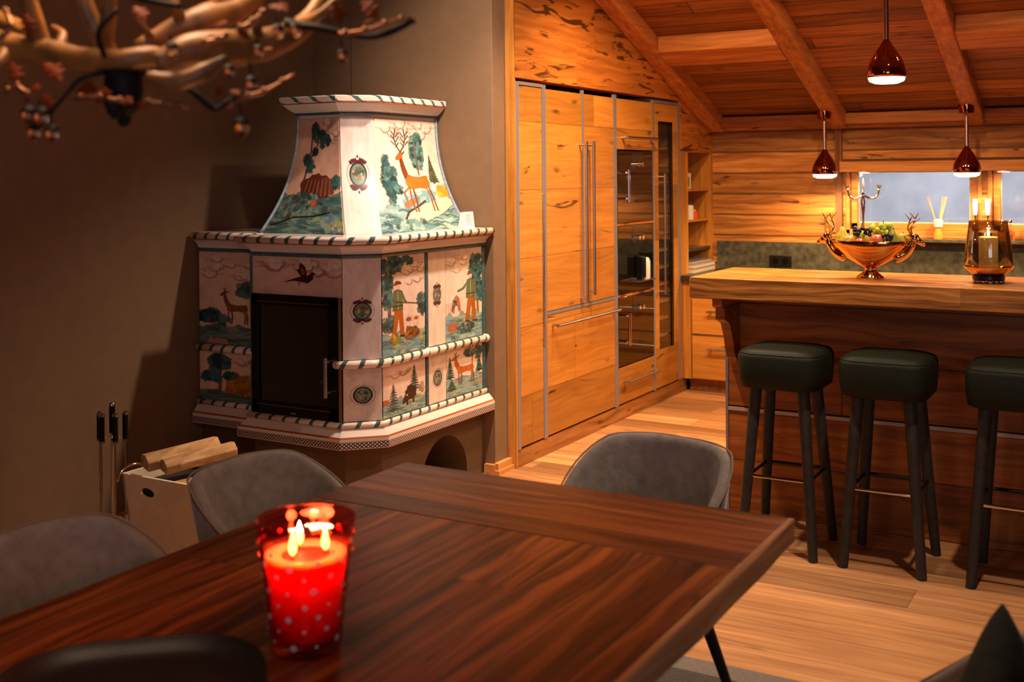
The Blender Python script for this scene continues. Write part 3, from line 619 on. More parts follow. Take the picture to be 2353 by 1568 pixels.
# ------------------------------------------------------------------ painter for the tiles
class Canvas:
    def __init__(s, w, h, bg): s.w, s.h = w, h; s.a = np.ones((h, w, 3)) * np.array(bg); s.Y, s.X = np.mgrid[0:h, 0:w].astype(float); s.rs = np.random.RandomState(w * 7 + h)
    def _mix(s, m, c, sl): s.a[sl] = s.a[sl] * (1 - m[..., None]) + np.array(lin(c) if isinstance(c, str) else c) * m[..., None]
    def box_(s, x0, y0, x1, y1): 
        i0, i1 = max(0, int(y0)), min(s.h, int(y1) + 2); j0, j1 = max(0, int(x0)), min(s.w, int(x1) + 2)
        return (slice(i0, max(i0, i1)), slice(j0, max(j0, j1)))
    def ell(s, cx, cy, rx, ry, c, al=1, rough=0, rot=0):
        cx, rx, cy, ry = cx * s.w, rx * s.w, cy * s.h, ry * s.h; R = max(rx, ry) * 1.5 + 2
        sl = s.box_(cx - R, cy - R, cx + R, cy + R); X, Y = s.X[sl] - cx, s.Y[sl] - cy
        if X.size == 0: return
        ca, sa = math.cos(rot), math.sin(rot); X, Y = X * ca + Y * sa, -X * sa + Y * ca
        d = np.sqrt((X / max(rx, .4)) ** 2 + (Y / max(ry, .4)) ** 2)
        if rough: d = d + rough * (np.sin(np.arctan2(Y, X) * 5 + cx) * .5 + np.sin(np.arctan2(Y, X) * 9 + cy) * .5)
        m = np.clip((1 - d) * min(rx, ry) + .5, 0, 1) * al; s._mix(m, c, sl)
    def poly(s, pts, c, al=1):
        P = [(x * s.w, y * s.h) for x, y in pts]; xs = [p[0] for p in P]; ys = [p[1] for p in P]
        sl = s.box_(min(xs) - 1, min(ys) - 1, max(xs) + 1, max(ys) + 1); X, Y = s.X[sl], s.Y[sl]
        if X.size == 0: return
        ins = np.zeros(X.shape, bool); n = len(P)
        for i in range(n):
            (x1, y1), (x2, y2) = P[i], P[(i + 1) % n]
            if abs(y1 - y2) < 1e-9: continue
            c_ = ((y1 > Y) != (y2 > Y)) & (X < (x2 - x1) * (Y - y1) / (y2 - y1) + x1); ins ^= c_
        s._mix(ins * float(al), c, sl)
    def line(s, pts, w, c, al=1):
        P = [(x * s.w, y * s.h) for x, y in pts]; w = w * s.w
        for (x1, y1), (x2, y2) in zip(P, P[1:]):
            sl = s.box_(min(x1, x2) - w - 1, min(y1, y2) - w - 1, max(x1, x2) + w + 1, max(y1, y2) + w + 1); X, Y = s.X[sl], s.Y[sl]
            if X.size == 0: continue
            dx, dy = x2 - x1, y2 - y1; L = dx * dx + dy * dy + 1e-9; t_ = np.clip(((X - x1) * dx + (Y - y1) * dy) / L, 0, 1)
            d = np.hypot(X - x1 - t_ * dx, Y - y1 - t_ * dy); s._mix(np.clip(w / 2 - d + .5, 0, 1) * al, c, sl)
    def rnd(s): return s.rs.rand()
    def foliage(s, cx, cy, rx, ry, n, cols, sz=.05):
        for _ in range(n):
            a, q = s.rnd() * 6.28, math.sqrt(s.rnd()); s.ell(cx + math.cos(a) * q * rx, cy + math.sin(a) * q * ry, sz * (.5 + s.rnd()), sz * (.5 + s.rnd()) * s.w / s.h, cols[int(s.rnd() * len(cols))], .85, .25, s.rnd() * 3)
    def ground(s, y0, cols, amp=.03, n=60):
        pts = [(0, 1.02)] + [(k / 20, y0 + amp * math.sin(k * .9 + s.w) + amp * .5 * math.sin(k * 2.1)) for k in range(21)] + [(1, 1.02)]
        s.poly(pts, cols[0])
        for _ in range(n):
            x, y = s.rnd(), y0 + .02 + s.rnd() * (1 - y0); s.ell(x, y, .05 + .1 * s.rnd(), .008 + .018 * s.rnd(), cols[int(s.rnd() * len(cols))], .7, .2, (s.rnd() - .5) * .5)
        for _ in range(n // 3):
            x, y = s.rnd(), y0 + .03 + s.rnd() * (1 - y0); s.line([(x, y), (x + .05, y - .01), (x + .12, y + .01)], .012, '#2c4444', .7)
    def clouds(s, x0, x1, y0, y1, n=7):
        for _ in range(n):
            x, y = x0 + s.rnd() * (x1 - x0), y0 + s.rnd() * (y1 - y0); r = .05 + .06 * s.rnd()
            s.line([(x - r * 2, y), (x - r, y + .012), (x, y + .004), (x + r * 2, y)], .02, '#b07a6c', .45)
            arc = [(x + r * math.cos(a), y + r * s.w / s.h * .8 * math.sin(a)) for a in np.linspace(-.3, 2.8, 9)]
            s.line(arc, .018, '#a0665c', .55); s.ell(x, y + .004, r * .8, r * .5 * s.w / s.h, '#ecd6c8', .5)
    def fir(s, x, y0, y1, w, cols=('#2d5654', '#3f6d66', '#23413c')):
        s.line([(x, y0), (x, y1)], .018, '#5c4634')
        for k in range(9):
            t_ = k / 8; yy = y0 + (y1 - y0) * (.05 + .85 * t_); ww = w * (.15 + .85 * t_)
            s.poly([(x - ww, yy + .02), (x, yy - .045), (x + ww, yy + .02), (x + ww * .4, yy + .012), (x, yy + .03), (x - ww * .4, yy + .012)], cols[k % 3])
    def frame(s, c='#4c6a70', w=.02):
        pass
TEAL = ['#2b4f50', '#3e6a66', '#1f3b3c', '#5a8480', '#36585e']
GRD = ['#7fa0a0', '#5f8a92', '#9cb4ae', '#4f7a7a', '#8a9ea8', '#a9b58a']
GRDK = ['#56706a', '#3e5a5c', '#6f8578', '#2f4644', '#7a8a70']
BG = lin('#e2cabd')
def deer(c, x, y, k, kx=1.0, body='#b4622a', dk='#6e3818', antlers=True, flip=1):
    """standing deer; x,y = chest centre, k = body length in canvas heights, kx scales x"""
    def p(a, b): return (x + flip * a * k * kx, y + b * k)
    # legs
    for a0, a1, a2, f in ((-.33, -.36, -.30, 1), (-.20, -.16, -.20, 0), (.42, .50, .46, 1), (.52, .60, .60, 0)):
        c.line([p(a0, .10), p(a1, .48), p(a2, .86)], .055 * k * kx, body if f else dk); c.line([p(a1, .5), p(a2, .86)], .03 * k * kx, dk)
    if antlers:
        c.line([p(-.35, .15), p(-.62, .30), p(-.55, .52)], .05 * k * kx, body)
    c.poly([p(-.44, -.16), p(-.40, .16), p(-.2, .2), (p(.15, .16)), p(.38, .2), p(.60, .12), p(.64, -.08), p(.55, -.2), p(.2, -.16), p(-.1, -.17), p(-.3, -.24)], body)
    c.poly([p(-.46, -.08), p(-.30, -.26), p(-.42, -.55), p(-.50, -.78), p(-.62, -.76), p(-.60, -.5), p(-.55, -.3)], dk if antlers else body)
    c.poly([p(-.47, -.76), p(-.48, -.92), p(-.60, -.92), p(-.78, -.76), p(-.80, -.70), p(-.72, -.68), p(-.58, -.70)], body)   # head
    c.line([p(-.46, -.86), p(-.36, -.93)], .05 * k * kx, dk)
    c.line([p(.60, -.12), p(.66, .0)], .05 * k * kx, '#e8d8c0')
    for j in range(6): c.line([p(-.35 + j * .16, -.12), p(-.30 + j * .16, .1)], .022 * k * kx, dk if j % 2 else '#d88a44', .6)
    if antlers:
        for sgn in (-1, 1):
            c.line([p(-.54, -.92), p(-.54 + sgn * .18, -1.1), p(-.54 + sgn * .28, -1.35), p(-.54 + sgn * .20, -1.62)], .045 * k * kx, '#5a3420')
            for (b0, b1) in ((-1.08, -1.2), (-1.22, -1.38), (-1.36, -1.5)): c.line([p(-.54 + sgn * .2, b0), p(-.54 + sgn * .05, b1)], .034 * k * kx, '#5a3420'); c.line([p(-.54 + sgn * .26, b0 - .06), p(-.54 + sgn * .42, b1 - .05)], .032 * k * kx, '#5a3420')
    else:
        for sgn in (-1, 1): c.line([p(-.54, -.9), p(-.54 + sgn * .06, -1.12)], .03 * k * kx, dk)
def man(c, x, y, h, kx, coat, trousers, hat='#7a3a22', gun=False, arm=False):
    def p(a, b): return (x + a * h * kx, y + b * h)
    c.poly([p(-.06, .48), p(-.14, .98), p(-.05, 1.0), p(.03, .62), p(.08, 1.0), p(.17, .98), p(.12, .48)], trousers)
    c.line([p(-.12, .97), p(-.02, 1.0)], .04 * h * kx, '#4a2a1c'); c.line([p(.08, .99), p(.2, 1.0)], .04 * h * kx, '#4a2a1c')
    c.poly([p(-.09, .16), p(-.12, .52), p(.14, .52), p(.12, .18), p(.02, .14)], coat)
    c.line([p(.01, .18), p(.02, .5)], .02 * h * kx, '#a8b08c'); c.line([p(-.1, .44), p(.13, .44)], .02 * h * kx, '#4a2a1c')
    c.ell(p(.02, .09)[0], p(.02, .09)[1], .045 * h * kx, .055 * h, '#e0b698')
    c.poly([p(-.09, .07), p(-.04, -.01), p(.07, .0), p(.10, .05), p(.02, .05)], hat)
    if gun:
        c.line([p(-.08, .2), p(-.03, .36), p(.12, .4)], .05 * h * kx, coat); c.line([p(-.06, .36), p(.52, .45)], .02 * h * kx, '#5a3220'); c.line([p(.10, .2), p(.18, .36), p(.22, .4)], .05 * h * kx, coat)
    if arm:
        c.line([p(-.06, .2), p(-.2, .32), p(-.34, .36)], .05 * h * kx, coat); c.line([p(.1, .2), p(.16, .4)], .05 * h * kx, coat)
def medallion(c, cx, cy, rx, ry, fancy=True):
    c.ell(cx, cy, rx * 1.32, ry * 1.2, '#8d6a66', .7); c.ell(cx, cy, rx * 1.24, ry * 1.14, '#e2cdc4')
    if fancy:
        for sg in (-1, 1):
            c.ell(cx, cy + sg * ry * 1.12, rx * .75, ry * .22, '#5c2a2e', 1, .2); c.ell(cx, cy + sg * ry * 1.3, rx * .2, ry * .14, '#e8d4cc'); c.ell(cx, cy + sg * ry * 1.45, rx * .1, ry * .12, '#7a4a48')
            for sx in (-1, 1): c.ell(cx + sx * rx * .72, cy + sg * ry * .98, rx * .28, ry * .16, '#5c2a2e', 1, .3)
    c.ell(cx, cy, rx, ry, '#3a2428'); c.ell(cx, cy, rx * .85, ry * .87, '#6c8478')
    c.foliage(cx, cy, rx * .6, ry * .65, 26, ['#2d4a44', '#8a6a4a', '#3e5e58', '#b0a888', '#6a3a34'], rx * .16)
def fin(c, edge=1.0):
    """hand-painted finish: darker outlines, uneven glaze"""
    a = c.a.copy(); L_ = np.sqrt(np.clip(a, 0, 1)); g = np.zeros(a.shape[:2])
    for ch in range(3):
        gy, gx = np.gradient(L_[:, :, ch]); g = np.maximum(g, np.hypot(gx, gy))
    a *= (1 - .62 * np.clip(g * 3.2 - .08, 0, 1) * edge)[..., None]
    n_ = np.zeros((c.h, c.w))
    for k, am in ((5, .10), (11, .08), (29, .07)):
        q = c.rs.rand(k + 2, k + 2); ys = np.linspace(0, k, c.h); xs = np.linspace(0, k, c.w); yi = ys.astype(int); xi = xs.astype(int); fy = (ys - yi)[:, None]; fx = (xs - xi)[None]
        v = q[yi][:, xi] * (1 - fy) * (1 - fx) + q[yi + 1][:, xi] * fy * (1 - fx) + q[yi][:, xi + 1] * (1 - fy) * fx + q[yi + 1][:, xi + 1] * fy * fx; n_ += (v - .5) * am * 2
    a *= (1 + n_)[..., None]
    return np.clip(a, 0, 1)
def cv_chamois():
    c = Canvas(120, 190, lin('#dcb79c')); c.clouds(.1, .9, .06, .26, 10)
    c.poly([(.72, .30), (.80, .28), (.98, .30), (1, .9), (.7, .9), (.76, .6)], '#cfa583')
    for k in range(7): c.line([(.76 + k * .04, .30), (.72 + k * .045, .5), (.75 + k * .04, .78)], .012, '#9a7658', .7)
    c.foliage(.66, .40, .10, .08, 26, TEAL[:3], .045); c.foliage(.96, .55, .07, .08, 18, TEAL[:3], .045)
    c.foliage(.14, .70, .16, .06, 40, ['#16292a', '#22403e', '#2b4f50'], .05); c.ground(.80, GRDK, .02, 70)
    deer(c, .52, .60, .19, 1.45, '#70431f', '#3a2416', False); c.foliage(.35, .74, .08, .05, 14, TEAL[:3], .04)
    c.ell(.25, .97, .16, .04, '#cf9474', .7, .3); return fin(c)
def cv_autumn():
    c = Canvas(120, 100, lin('#e0baa4')); c.clouds(.5, .9, .1, .2, 4)
    c.line([(.28, .1), (.30, .6), (.28, .95)], .04, '#7a5a34'); c.ground(.80, GRDK, .02, 50)
    c.foliage(.64, .62, .24, .17, 130, ['#c87a28', '#b05a20', '#c89a3c', '#9c6a2a', '#7c7a34'], .04); c.foliage(.64, .78, .28, .05, 30, ['#7c7a34', '#b05a20', '#c87a28'], .04)
    for k in range(14): c.line([(.6, .85), (.42 + k * .035, .45 + .012 * abs(k - 6))], .012, '#8a4a1c', .6)
    c.foliage(.28, .22, .13, .14, 46, TEAL[:3], .05); c.foliage(.16, .52, .11, .09, 26, TEAL[:3], .05); c.foliage(.44, .46, .08, .06, 16, TEAL[:3], .04); return fin(c)
def cv_bird():
    c = Canvas(220, 100, lin('#d9b2a0')); c.clouds(.1, .95, .08, .28, 12); c.clouds(.72, .95, .3, .42, 3)
    c.poly([(.36, .66), (.52, .52), (.62, .48), (.66, .42), (.68, .37), (.715, .41), (.69, .45), (.69, .55), (.63, .66), (.55, .63), (.47, .61)], '#3c150c')
    c.poly([(.56, .52), (.505, .32), (.53, .32), (.545, .14), (.60, .24), (.62, .50)], '#42180c'); c.poly([(.56, .45), (.545, .25), (.59, .30), (.60, .46)], '#8a4a1c')
    c.line([(.54, .64), (.53, .72)], .008, '#3c150c'); return fin(c)
def cv_hunter():
    c = Canvas(130, 240, BG); c.clouds(.5, .95, .06, .3, 9)
    c.line([(.15, 0), (.18, .35), (.14, .75)], .07, '#8a6450'); c.foliage(.2, .09, .22, .09, 90, TEAL, .045); c.foliage(.1, .30, .12, .12, 60, TEAL, .045); c.foliage(.14, .45, .12, .07, 46, TEAL, .045); c.foliage(.5, .06, .2, .04, 30, TEAL, .04)
    c.ground(.78, GRD, .02, 90); c.foliage(.92, .52, .10, .10, 40, TEAL, .05); c.foliage(.15, .66, .14, .08, 40, TEAL, .045)
    man(c, .34, .26, .56, 1.65, '#5f6a4c', '#b05a24', '#7a3a22', gun=True)
    c.poly([(.55, .66), (.58, .62), (.85, .63), (.88, .68), (.84, .69), (.82, .74), (.78, .68), (.66, .69), (.62, .76), (.60, .69)], '#d8b8a4'); c.ell(.60, .66, .06, .02, '#a05038'); c.ell(.78, .66, .05, .015, '#a05038')
    c.foliage(.66, .80, .16, .05, 46, ['#8a4a28', '#2f3a34', '#a8702c'], .04); c.foliage(.28, .84, .09, .05, 20, ['#b8a03c', '#7c8a3c', '#a05028'], .04); c.ell(.90, .87, .05, .025, '#c8ae34'); return fin(c)
def cv_boar():
    c = Canvas(130, 130, lin('#e2c6bc')); c.clouds(.1, .6, .1, .22, 5); c.ground(.70, GRD, .05, 90)
    c.fir(.72, .12, .62, .15); c.fir(.23, .40, .92, .18); c.ell(.64, .62, .13, .14, '#2a1c18', 1, .12); c.poly([(.53, .60), (.46, .72), (.44, .82), (.52, .80), (.60, .72)], '#241714'); c.line([(.56, .72), (.55, .84)], .04, '#241714'); c.line([(.70, .72), (.70, .82)], .04, '#241714'); c.ell(.55, .66, .02, .02, '#e0d0c4')
    c.foliage(.9, .6, .05, .1, 16, ['#a89a6c', '#7a8a6a', '#c49a6a'], .03); c.ell(.05, .70, .08, .05, '#b0583a', 1, .3); return fin(c)
def cv_farmer():
    c = Canvas(110, 240, BG); c.clouds(.1, .6, .04, .26, 9)
    c.line([(.86, .1), (.84, .4), (.88, .75)], .05, '#a8623a'); c.foliage(.82, .22, .16, .16, 110, TEAL, .05); c.foliage(.9, .48, .1, .14, 60, TEAL, .05); c.ground(.72, GRD, .03, 90)
    man(c, .66, .26, .56, 1.7, '#5c6c48', '#a85c20', '#5a5c34', arm=True); c.poly([(.14, .66), (.2, .56), (.28, .50), (.36, .54), (.40, .68), (.34, .68), (.32, .62), (.24, .62), (.22, .70)], '#b06a48'); c.foliage(.22, .60, .05, .05, 10, TEAL, .03)
    for k in range(5): c.line([(.02 + k * .05, .58), (.02 + k * .05, .70)], .015, '#7a6a5a', .6)
    for k in range(12): c.line([(.2, .85), (.2 + .16 * math.cos(k * .52), .85 + .06 * math.sin(k * .52))], .03, '#b85a2c')
    c.foliage(.5, .88, .3, .05, 40, TEAL, .04); return fin(c)
def cv_deer():
    c = Canvas(110, 140, BG); c.ground(.62, GRD, .02, 70); c.line([(.72, 0), (.70, .5)], .03, '#b07a58'); c.line([(.84, 0), (.86, .6)], .03, '#9a705a')
    c.foliage(.62, .14, .10, .08, 26, TEAL, .05); c.foliage(.86, .18, .10, .12, 30, TEAL, .05); c.fir(.10, .18, .62, .14); c.fir(.90, .3, .6, .12); c.fir(.14, .64, .86, .16)
    deer(c, .48, .47, .34, 1.25, '#b8602a', '#7c3c1a', False); c.ell(.92, .82, .06, .07, '#c08a60', .8, .3); return fin(c)
def cv_stag():
    c = Canvas(190, 250, lin('#ead0bc')); c.clouds(.1, .9, .02, .16, 10); c.ground(.78, GRD, .03, 140)
    c.foliage(.64, .28, .09, .15, 150, TEAL[1:] + ['#6a948a'], .035); c.line([(.62, .2), (.63, .5)], .02, '#7a5a48'); c.foliage(.18, .52, .10, .13, 70, TEAL, .035); c.foliage(.24, .68, .10, .08, 60, TEAL, .035); c.foliage(.14, .38, .03, .05, 16, TEAL, .03); c.fir(.84, .34, .58, .09, ('#6a5a3a', '#3e5a44', '#4a4a30'))
    c.foliage(.55, .72, .28, .05, 80, ['#8fb0b4', '#a9c0bc', '#6f98a0'], .05); c.foliage(.92, .66, .08, .04, 26, ['#d8a830', '#c8922c'], .04)
    c.poly([(.28, .92), (.42, .80), (.62, .76), (.96, .70), (1, .78), (.8, .86), (.5, .93)], '#ecd0a4'); c.line([(.28, .92), (.36, .83), (.52, .78), (.62, .74)], .02, '#4a3c28')
    c.ell(.42, .75, .12, .025, '#b86a44', 1, .2, -.4); c.foliage(.3, .94, .25, .04, 50, TEAL + GRD, .03)
    deer(c, .56, .57, .30, 1.08, '#b8641f', '#7c3e18', True); c.ell(.53, .57, .13, .052, '#c0702c', .9, .1); return fin(c)
def cv_boulder():
    c = Canvas(150, 250, lin('#cfa08a')); c.clouds(.4, .95, .02, .22, 10)
    c.line([(.36, .06), (.34, .3), (.28, .55)], .03, '#5a3a2c'); c.line([(.32, .38), (.50, .22), (.62, .18)], .02, '#5a3a2c')
    for (x, y, r) in ((.42, .08, .07), (.46, .16, .09), (.58, .15, .07), (.70, .18, .09), (.60, .22, .06), (.36, .42, .1), (.28, .36, .07), (.44, .29, .04)): c.foliage(x, y, r, r * .5, 22, ['#1c3232', '#2b4f50', '#28443e'], .035)
    c.ground(.66, GRDK, .02, 160); c.ell(.55, .60, .30, .11, '#5c2c20', 1, .1); c.ell(.72, .60, .18, .08, '#74402c', 1, .1)
    for k in range(14): c.line([(.34 + k * .035, .54), (.30 + k * .038, .68)], .014, '#b0664c' if k % 2 else '#2e1a16', .7)
    c.foliage(.93, .56, .08, .05, 20, TEAL[:3], .04); c.foliage(.40, .78, .36, .12, 120, GRDK + ['#2c3a30', '#5a3a2c'], .035); c.ell(.55, .74, .05, .03, '#b05030')
    c.line([(.05, .93), (.3, .86), (.6, .85), (.8, .82)], .02, '#1c1c14'); c.foliage(.85, .92, .14, .06, 40, ['#8a8a54', '#6a8a80', '#b09a6a', '#5a6a9a'], .03); return fin(c)
def cv_plain(meds, w=60, h=200, bg=None):
    c = Canvas(w, h, bg if bg is not None else lin('#dccac6'))
    for m_ in meds: medallion(c, *m_)
    return fin(c)
m_paint = vcol('painted_glaze', .13)
def painted(name, img, fn, parent, label):
    """grid mesh, colour per vertex; fn(u, v) -> world point, u to the right, v upwards"""
    h, w = img.shape[:2]; co_ = np.empty((h, w, 3))
    us = np.linspace(0, 1, w); vs = np.linspace(1, 0, h)
    for i, v in enumerate(vs):
        for j, u in enumerate(us): co_[i, j] = fn(u, v)
    idx = np.arange(h * w).reshape(h, w)
    F = np.stack([idx[1:, :-1], idx[1:, 1:], idx[:-1, 1:], idx[:-1, :-1]], -1).reshape(-1, 4)
    me = bpy.data.meshes.new(name); me.from_pydata(co_.reshape(-1, 3).tolist(), [], F.tolist())
    at_ = me.color_attributes.new('paint', 'FLOAT_COLOR', 'POINT'); col = np.ones((h * w, 4)); col[:, :3] = img.reshape(-1, 3); at_.data.foreach_set('color', col.ravel())
    o = obj(name, me, m_paint, parent, smooth=True, label=label)
    s_ = o.modifiers.new('t', 'SOLIDIFY'); s_.thickness = .004; s_.offset = -1
    return o

# ------------------------------------------------------------------ tiled stove
stove = thing('tiled_stove', 'white tiled corner stove with painted hunting scenes and black firebox door', 'stove', (-3.5, 4.4, 0))
A = (-3.64, 3.93); B = (-3.12, 3.93); Cc = (-3.0, 4.05); D_ = (-3.0, 4.935)
pathR = [A, B, Cc, D_]; YL = 4.05; pathL = [(-4.10, YL), (-3.64, YL)]; pathJ = [(-3.64, YL), A, B, Cc, D_]
zb, zt_ = .33, 1.175
# brown plastered base with an arched log niche in its right side
m_base = plain('brown_stove_plaster', '#5f4a3a', .85, noise=.08, nscale=14, bump=.12, spec=.2)
bm = new()
foot = [(-4.10, 4.07), (-3.66, 4.07), (-3.66, 3.955), (-3.13, 3.955), (-3.015, 4.07), (-3.015, 4.35), (-3.5, 4.35), (-3.5, 4.80), (-3.015, 4.80), (-3.015, 4.935), (-4.10, 4.935)]
prism(bm, foot, 'z', 0, .325)
# arch lintel: side face with a semicircular top
ya, yb, yc, zr = 4.35, 4.80, 4.575, .03
prof = [(ya, .325), (ya, 0.0)] ; arc = [(yc - .2 * math.cos(a), .06 + .2 * math.sin(a)) for a in np.linspace(0, PI, 21)]
prism(bm, [(ya, .325), (ya, 0), (yc - .2, 0)] + arc + [(yc + .2, 0), (yb, 0), (yb, .325)], 'x', -3.3, -3.015)
obj('plaster_base', bm, m_base, stove)
# body core
bm = new(); q = offset_path(pathR, -.012)
prism(bm, [(-4.10, YL + .012), (-3.64, YL + .012), (-3.64, 3.945), (-3.13, 3.945), (-3.012, 4.06), (-3.012, 4.93), (-4.10, 4.93)], 'z', .33, .44)
prism(bm, [(-4.10, YL + .012), (-3.64, YL + .012), (-3.64, 3.945), (-3.13, 3.945), (-3.012, 4.06), (-3.012, 4.93), (-4.10, 4.93)], 'z', .985, 1.245)
prism(bm, [(-4.10, YL + .012), (-3.64, YL + .012), (-3.64, 4.45), (-3.13, 4.45), (-3.13, 3.945), (-3.012, 4.06), (-3.012, 4.93), (-4.10, 4.93)], 'z', .44, .985)
obj('stove_body', bm, m_white, stove)
# base mouldings
m_check = striped('checked_trim', '#3f3248', '#e6d3c6', .0150, .42, 1.0, checker=True, rough=.2)
for path in (pathJ, pathL):
    prof = [(.055, .332), (.055, .361)]
    bm = new(); molding(bm, path, prof, closed=False)
    u = bm.loops.layers.uv.verify()
    for f in bm.faces:
        for l in f.loops: l[u].uv = (l[u].uv[0], (l.vert.co.z - .332) / .0150)
    obj('checked_trim', bm, m_check, stove)
    obj('base_ledge', molding(new(), path, [(-.01, .329), (.053, .329), (.053, .374), (.05, .378), (.018, .412), (-.01, .412)]), m_white, stove)
    obj('red_line', molding(new(), path, [(.0465, .379), (.0515, .3745), (.053, .3765), (.048, .3825)]), m_red, stove)
m_str = striped('striped_rail', '#e4cfc4', '#3b5656', .072, .27, -.7, rough=.12)
m_str2 = striped('striped_rail_small', '#e4cfc4', '#3b5656', .075, .25, -.6, rough=.12)
for path in (pathJ, pathL): obj('bottom_rail', molding(new(), path, circ(.012, .425, .0135)), m_str2, stove, smooth=True)
# middle rail: interrupted by the firebox door
obj('middle_rail', molding(new(), [(-3.145, 3.93), B, Cc, (-3.0, 4.40), (-3.0, 4.93)], circ(.014, .692, .0185)), m_str, stove, smooth=True)
obj('middle_rail', molding(new(), [(-4.10, YL), (-3.655, YL)], circ(.014, .692, .0185)), m_str, stove, smooth=True)
for c_, r_ in (((-3.65, YL - .03, .689), .022), ((-2.986, 4.40, .692), .022), ((-2.986, 4.915, .692), .022), ((-3.145, 3.916, .692), .0185)): obj('rail_knob', ball(new(), c_, r_), m_white, stove, smooth=True)
# vertical corner strips in teal
def vstrip(x0, x1, y0, y1, z0, z1): return obj('teal_strip', box(new(), x0, x1, y0, y1, z0, z1), m_teal, stove, bevel=.003)
for z0, z1 in ((.44, .672), (.712, 1.155)):
    vstrip(-3.002, -2.993, 4.392, 4.414, z0, z1); vstrip(-3.002, -2.993, 4.903, 4.928, z0, z1); vstrip(-3.658, -3.641, 3.927, 3.95, z0, z1)
# cornice
for path, nm in ((pathJ, 'r'), (pathL, 'l')):
    obj('teal_line', molding(new(), path, [(-.005, 1.160), (.008, 1.160), (.012, 1.168), (.008, 1.176), (-.005, 1.176)]), m_teal, stove)
    obj('cornice_cove', molding(new(), path, [(-.02, 1.176), (.006, 1.176), (.012, 1.190), (.028, 1.208), (.045, 1.216), (.045, 1.222), (-.02, 1.222)]), m_white, stove)
    obj('cornice_line', molding(new(), path, [(.03, 1.2165), (.0475, 1.2165), (.0475, 1.2205), (.03, 1.2205)]), m_red, stove)
    obj('striped_cornice', molding(new(), path, circ(.045, 1.237, .0175)), m_str, stove, smooth=True)
bm = new(); prism(bm, [(-4.115, YL - .035), (-3.675, YL - .035), (-3.675, 3.895), (-3.105, 3.895), (-2.965, 4.035), (-2.965, 4.93), (-4.115, 4.93)], 'z', 1.238, 1.253)
obj('top_plate', bm, m_white, stove, bevel=.003)
# painted tiles
def flat(p0, p1, z0, z1, off):
    p0, p1 = Vector(p0), Vector(p1); d = (p1 - p0).normalized(); n = Vector((d.y, -d.x)) * off
    return lambda u, v: (p0.x + (p1.x - p0.x) * u + n.x, p0.y + (p1.y - p0.y) * u + n.y, z0 + (z1 - z0) * v)
painted('painted_tile', cv_chamois(), flat((-4.10, YL), (-3.645, YL), .712, 1.158, .003), stove, 'tile painted with a chamois on rocks')
painted('painted_tile', cv_autumn(), flat((-4.10, YL), (-3.645, YL), .44, .672, .003), stove, 'tile painted with an orange autumn bush')
painted('painted_tile', cv_bird(), flat((-3.638, 3.93), (-3.123, 3.93), .985, 1.158, .003), stove, 'tile painted with a flying pheasant')
painted('painted_tile', cv_plain([(.5, .52, .24, .085, True)], 70, 210), flat(B, Cc, .712, 1.158, .003), stove, 'plain pale tile with an ornate medallion')
painted('painted_tile', cv_plain([(.5, .5, .25, .16, False)], 70, 120), flat(B, Cc, .44, .672, .003), stove, 'plain pale tile with a round medallion')
painted('painted_tile', cv_hunter(), flat((-3.0, 4.056), (-3.0, 4.388), .712, 1.158, .003), stove, 'tile painted with a hunter, gun and dog')
painted('painted_tile', cv_boar(), flat((-3.0, 4.056), (-3.0, 4.388), .44, .672, .003), stove, 'tile painted with a boar and fir trees')
painted('painted_tile', cv_plain([(.5, .46, .22, .085, True)], 70, 210, lin('#e2cbbc')), flat((-3.0, 4.418), (-3.0, 4.563), .712, 1.158, .003), stove, 'narrow pale tile with an ornate medallion')
painted('painted_tile', cv_plain([(.5, .5, .25, .16, False)], 70, 120, lin('#e2cbbc')), flat((-3.0, 4.418), (-3.0, 4.563), .44, .672, .003), stove, 'narrow pale tile with an oval medallion')
painted('painted_tile', cv_farmer(), flat((-3.0, 4.566), (-3.0, 4.90), .712, 1.158, .003), stove, 'tile painted with a man reaching beside a tree')
painted('painted_tile', cv_deer(), flat((-3.0, 4.566), (-3.0, 4.90), .44, .672, .003), stove, 'tile painted with an orange roe deer')
# firebox door
dx0, dx1, dz0, dz1 = -3.638, -3.137, .442, .982
bm = new(); yd = 3.915
for a, b_, c_, e_ in [(dx0, dx1, dz0, dz0 + .055), (dx0, dx1, dz1 - .045, dz1), (dx0, dx0 + .045, dz0, dz1), (dx1 - .055, dx1, dz0, dz1)]: box(bm, a, b_, yd, yd + .03, c_, e_)
door = obj('firebox_door', bm, m_black, stove)
obj('door_glass', box(new(), dx0 + .04, dx1 - .05, yd + .008, yd + .014, dz0 + .05, dz1 - .04), plain('dark_stove_glass', '#120a07', .06, spec=.8), door)
bar_handle(door, (-3.178, yd, .55), (-3.178, yd, .725), (0, -.035, 0), m_steel, .010)
for z in (dz1 - .032, dz0 + .038): obj('metal_line', box(new(), dx0 + .035, dx1 - .04, yd - .003, yd, z, z + .005), plain('bronze_line', '#7a5444', .3, .8), door)
obj('air_slider', box(new(), -3.40, -3.375, yd - .008, yd, .452, .460), m_steel, door, bevel=.002)
bm = new(); box(bm, -3.60, -3.18, 4.30, 4.33, .50, .93); box(bm, -3.62, -3.60, 3.95, 4.33, .50, .93); box(bm, -3.18, -3.16, 3.95, 4.33, .50, .93); box(bm, -3.62, -3.16, 3.95, 4.33, .49, .50)
obj('firebox', bm, m_firein, stove)
obj('gold_edge', box(new(), -3.136, -3.126, 3.918, 3.93, .44, .985), plain('brass_edge', '#a07c50', .3, .7), stove)
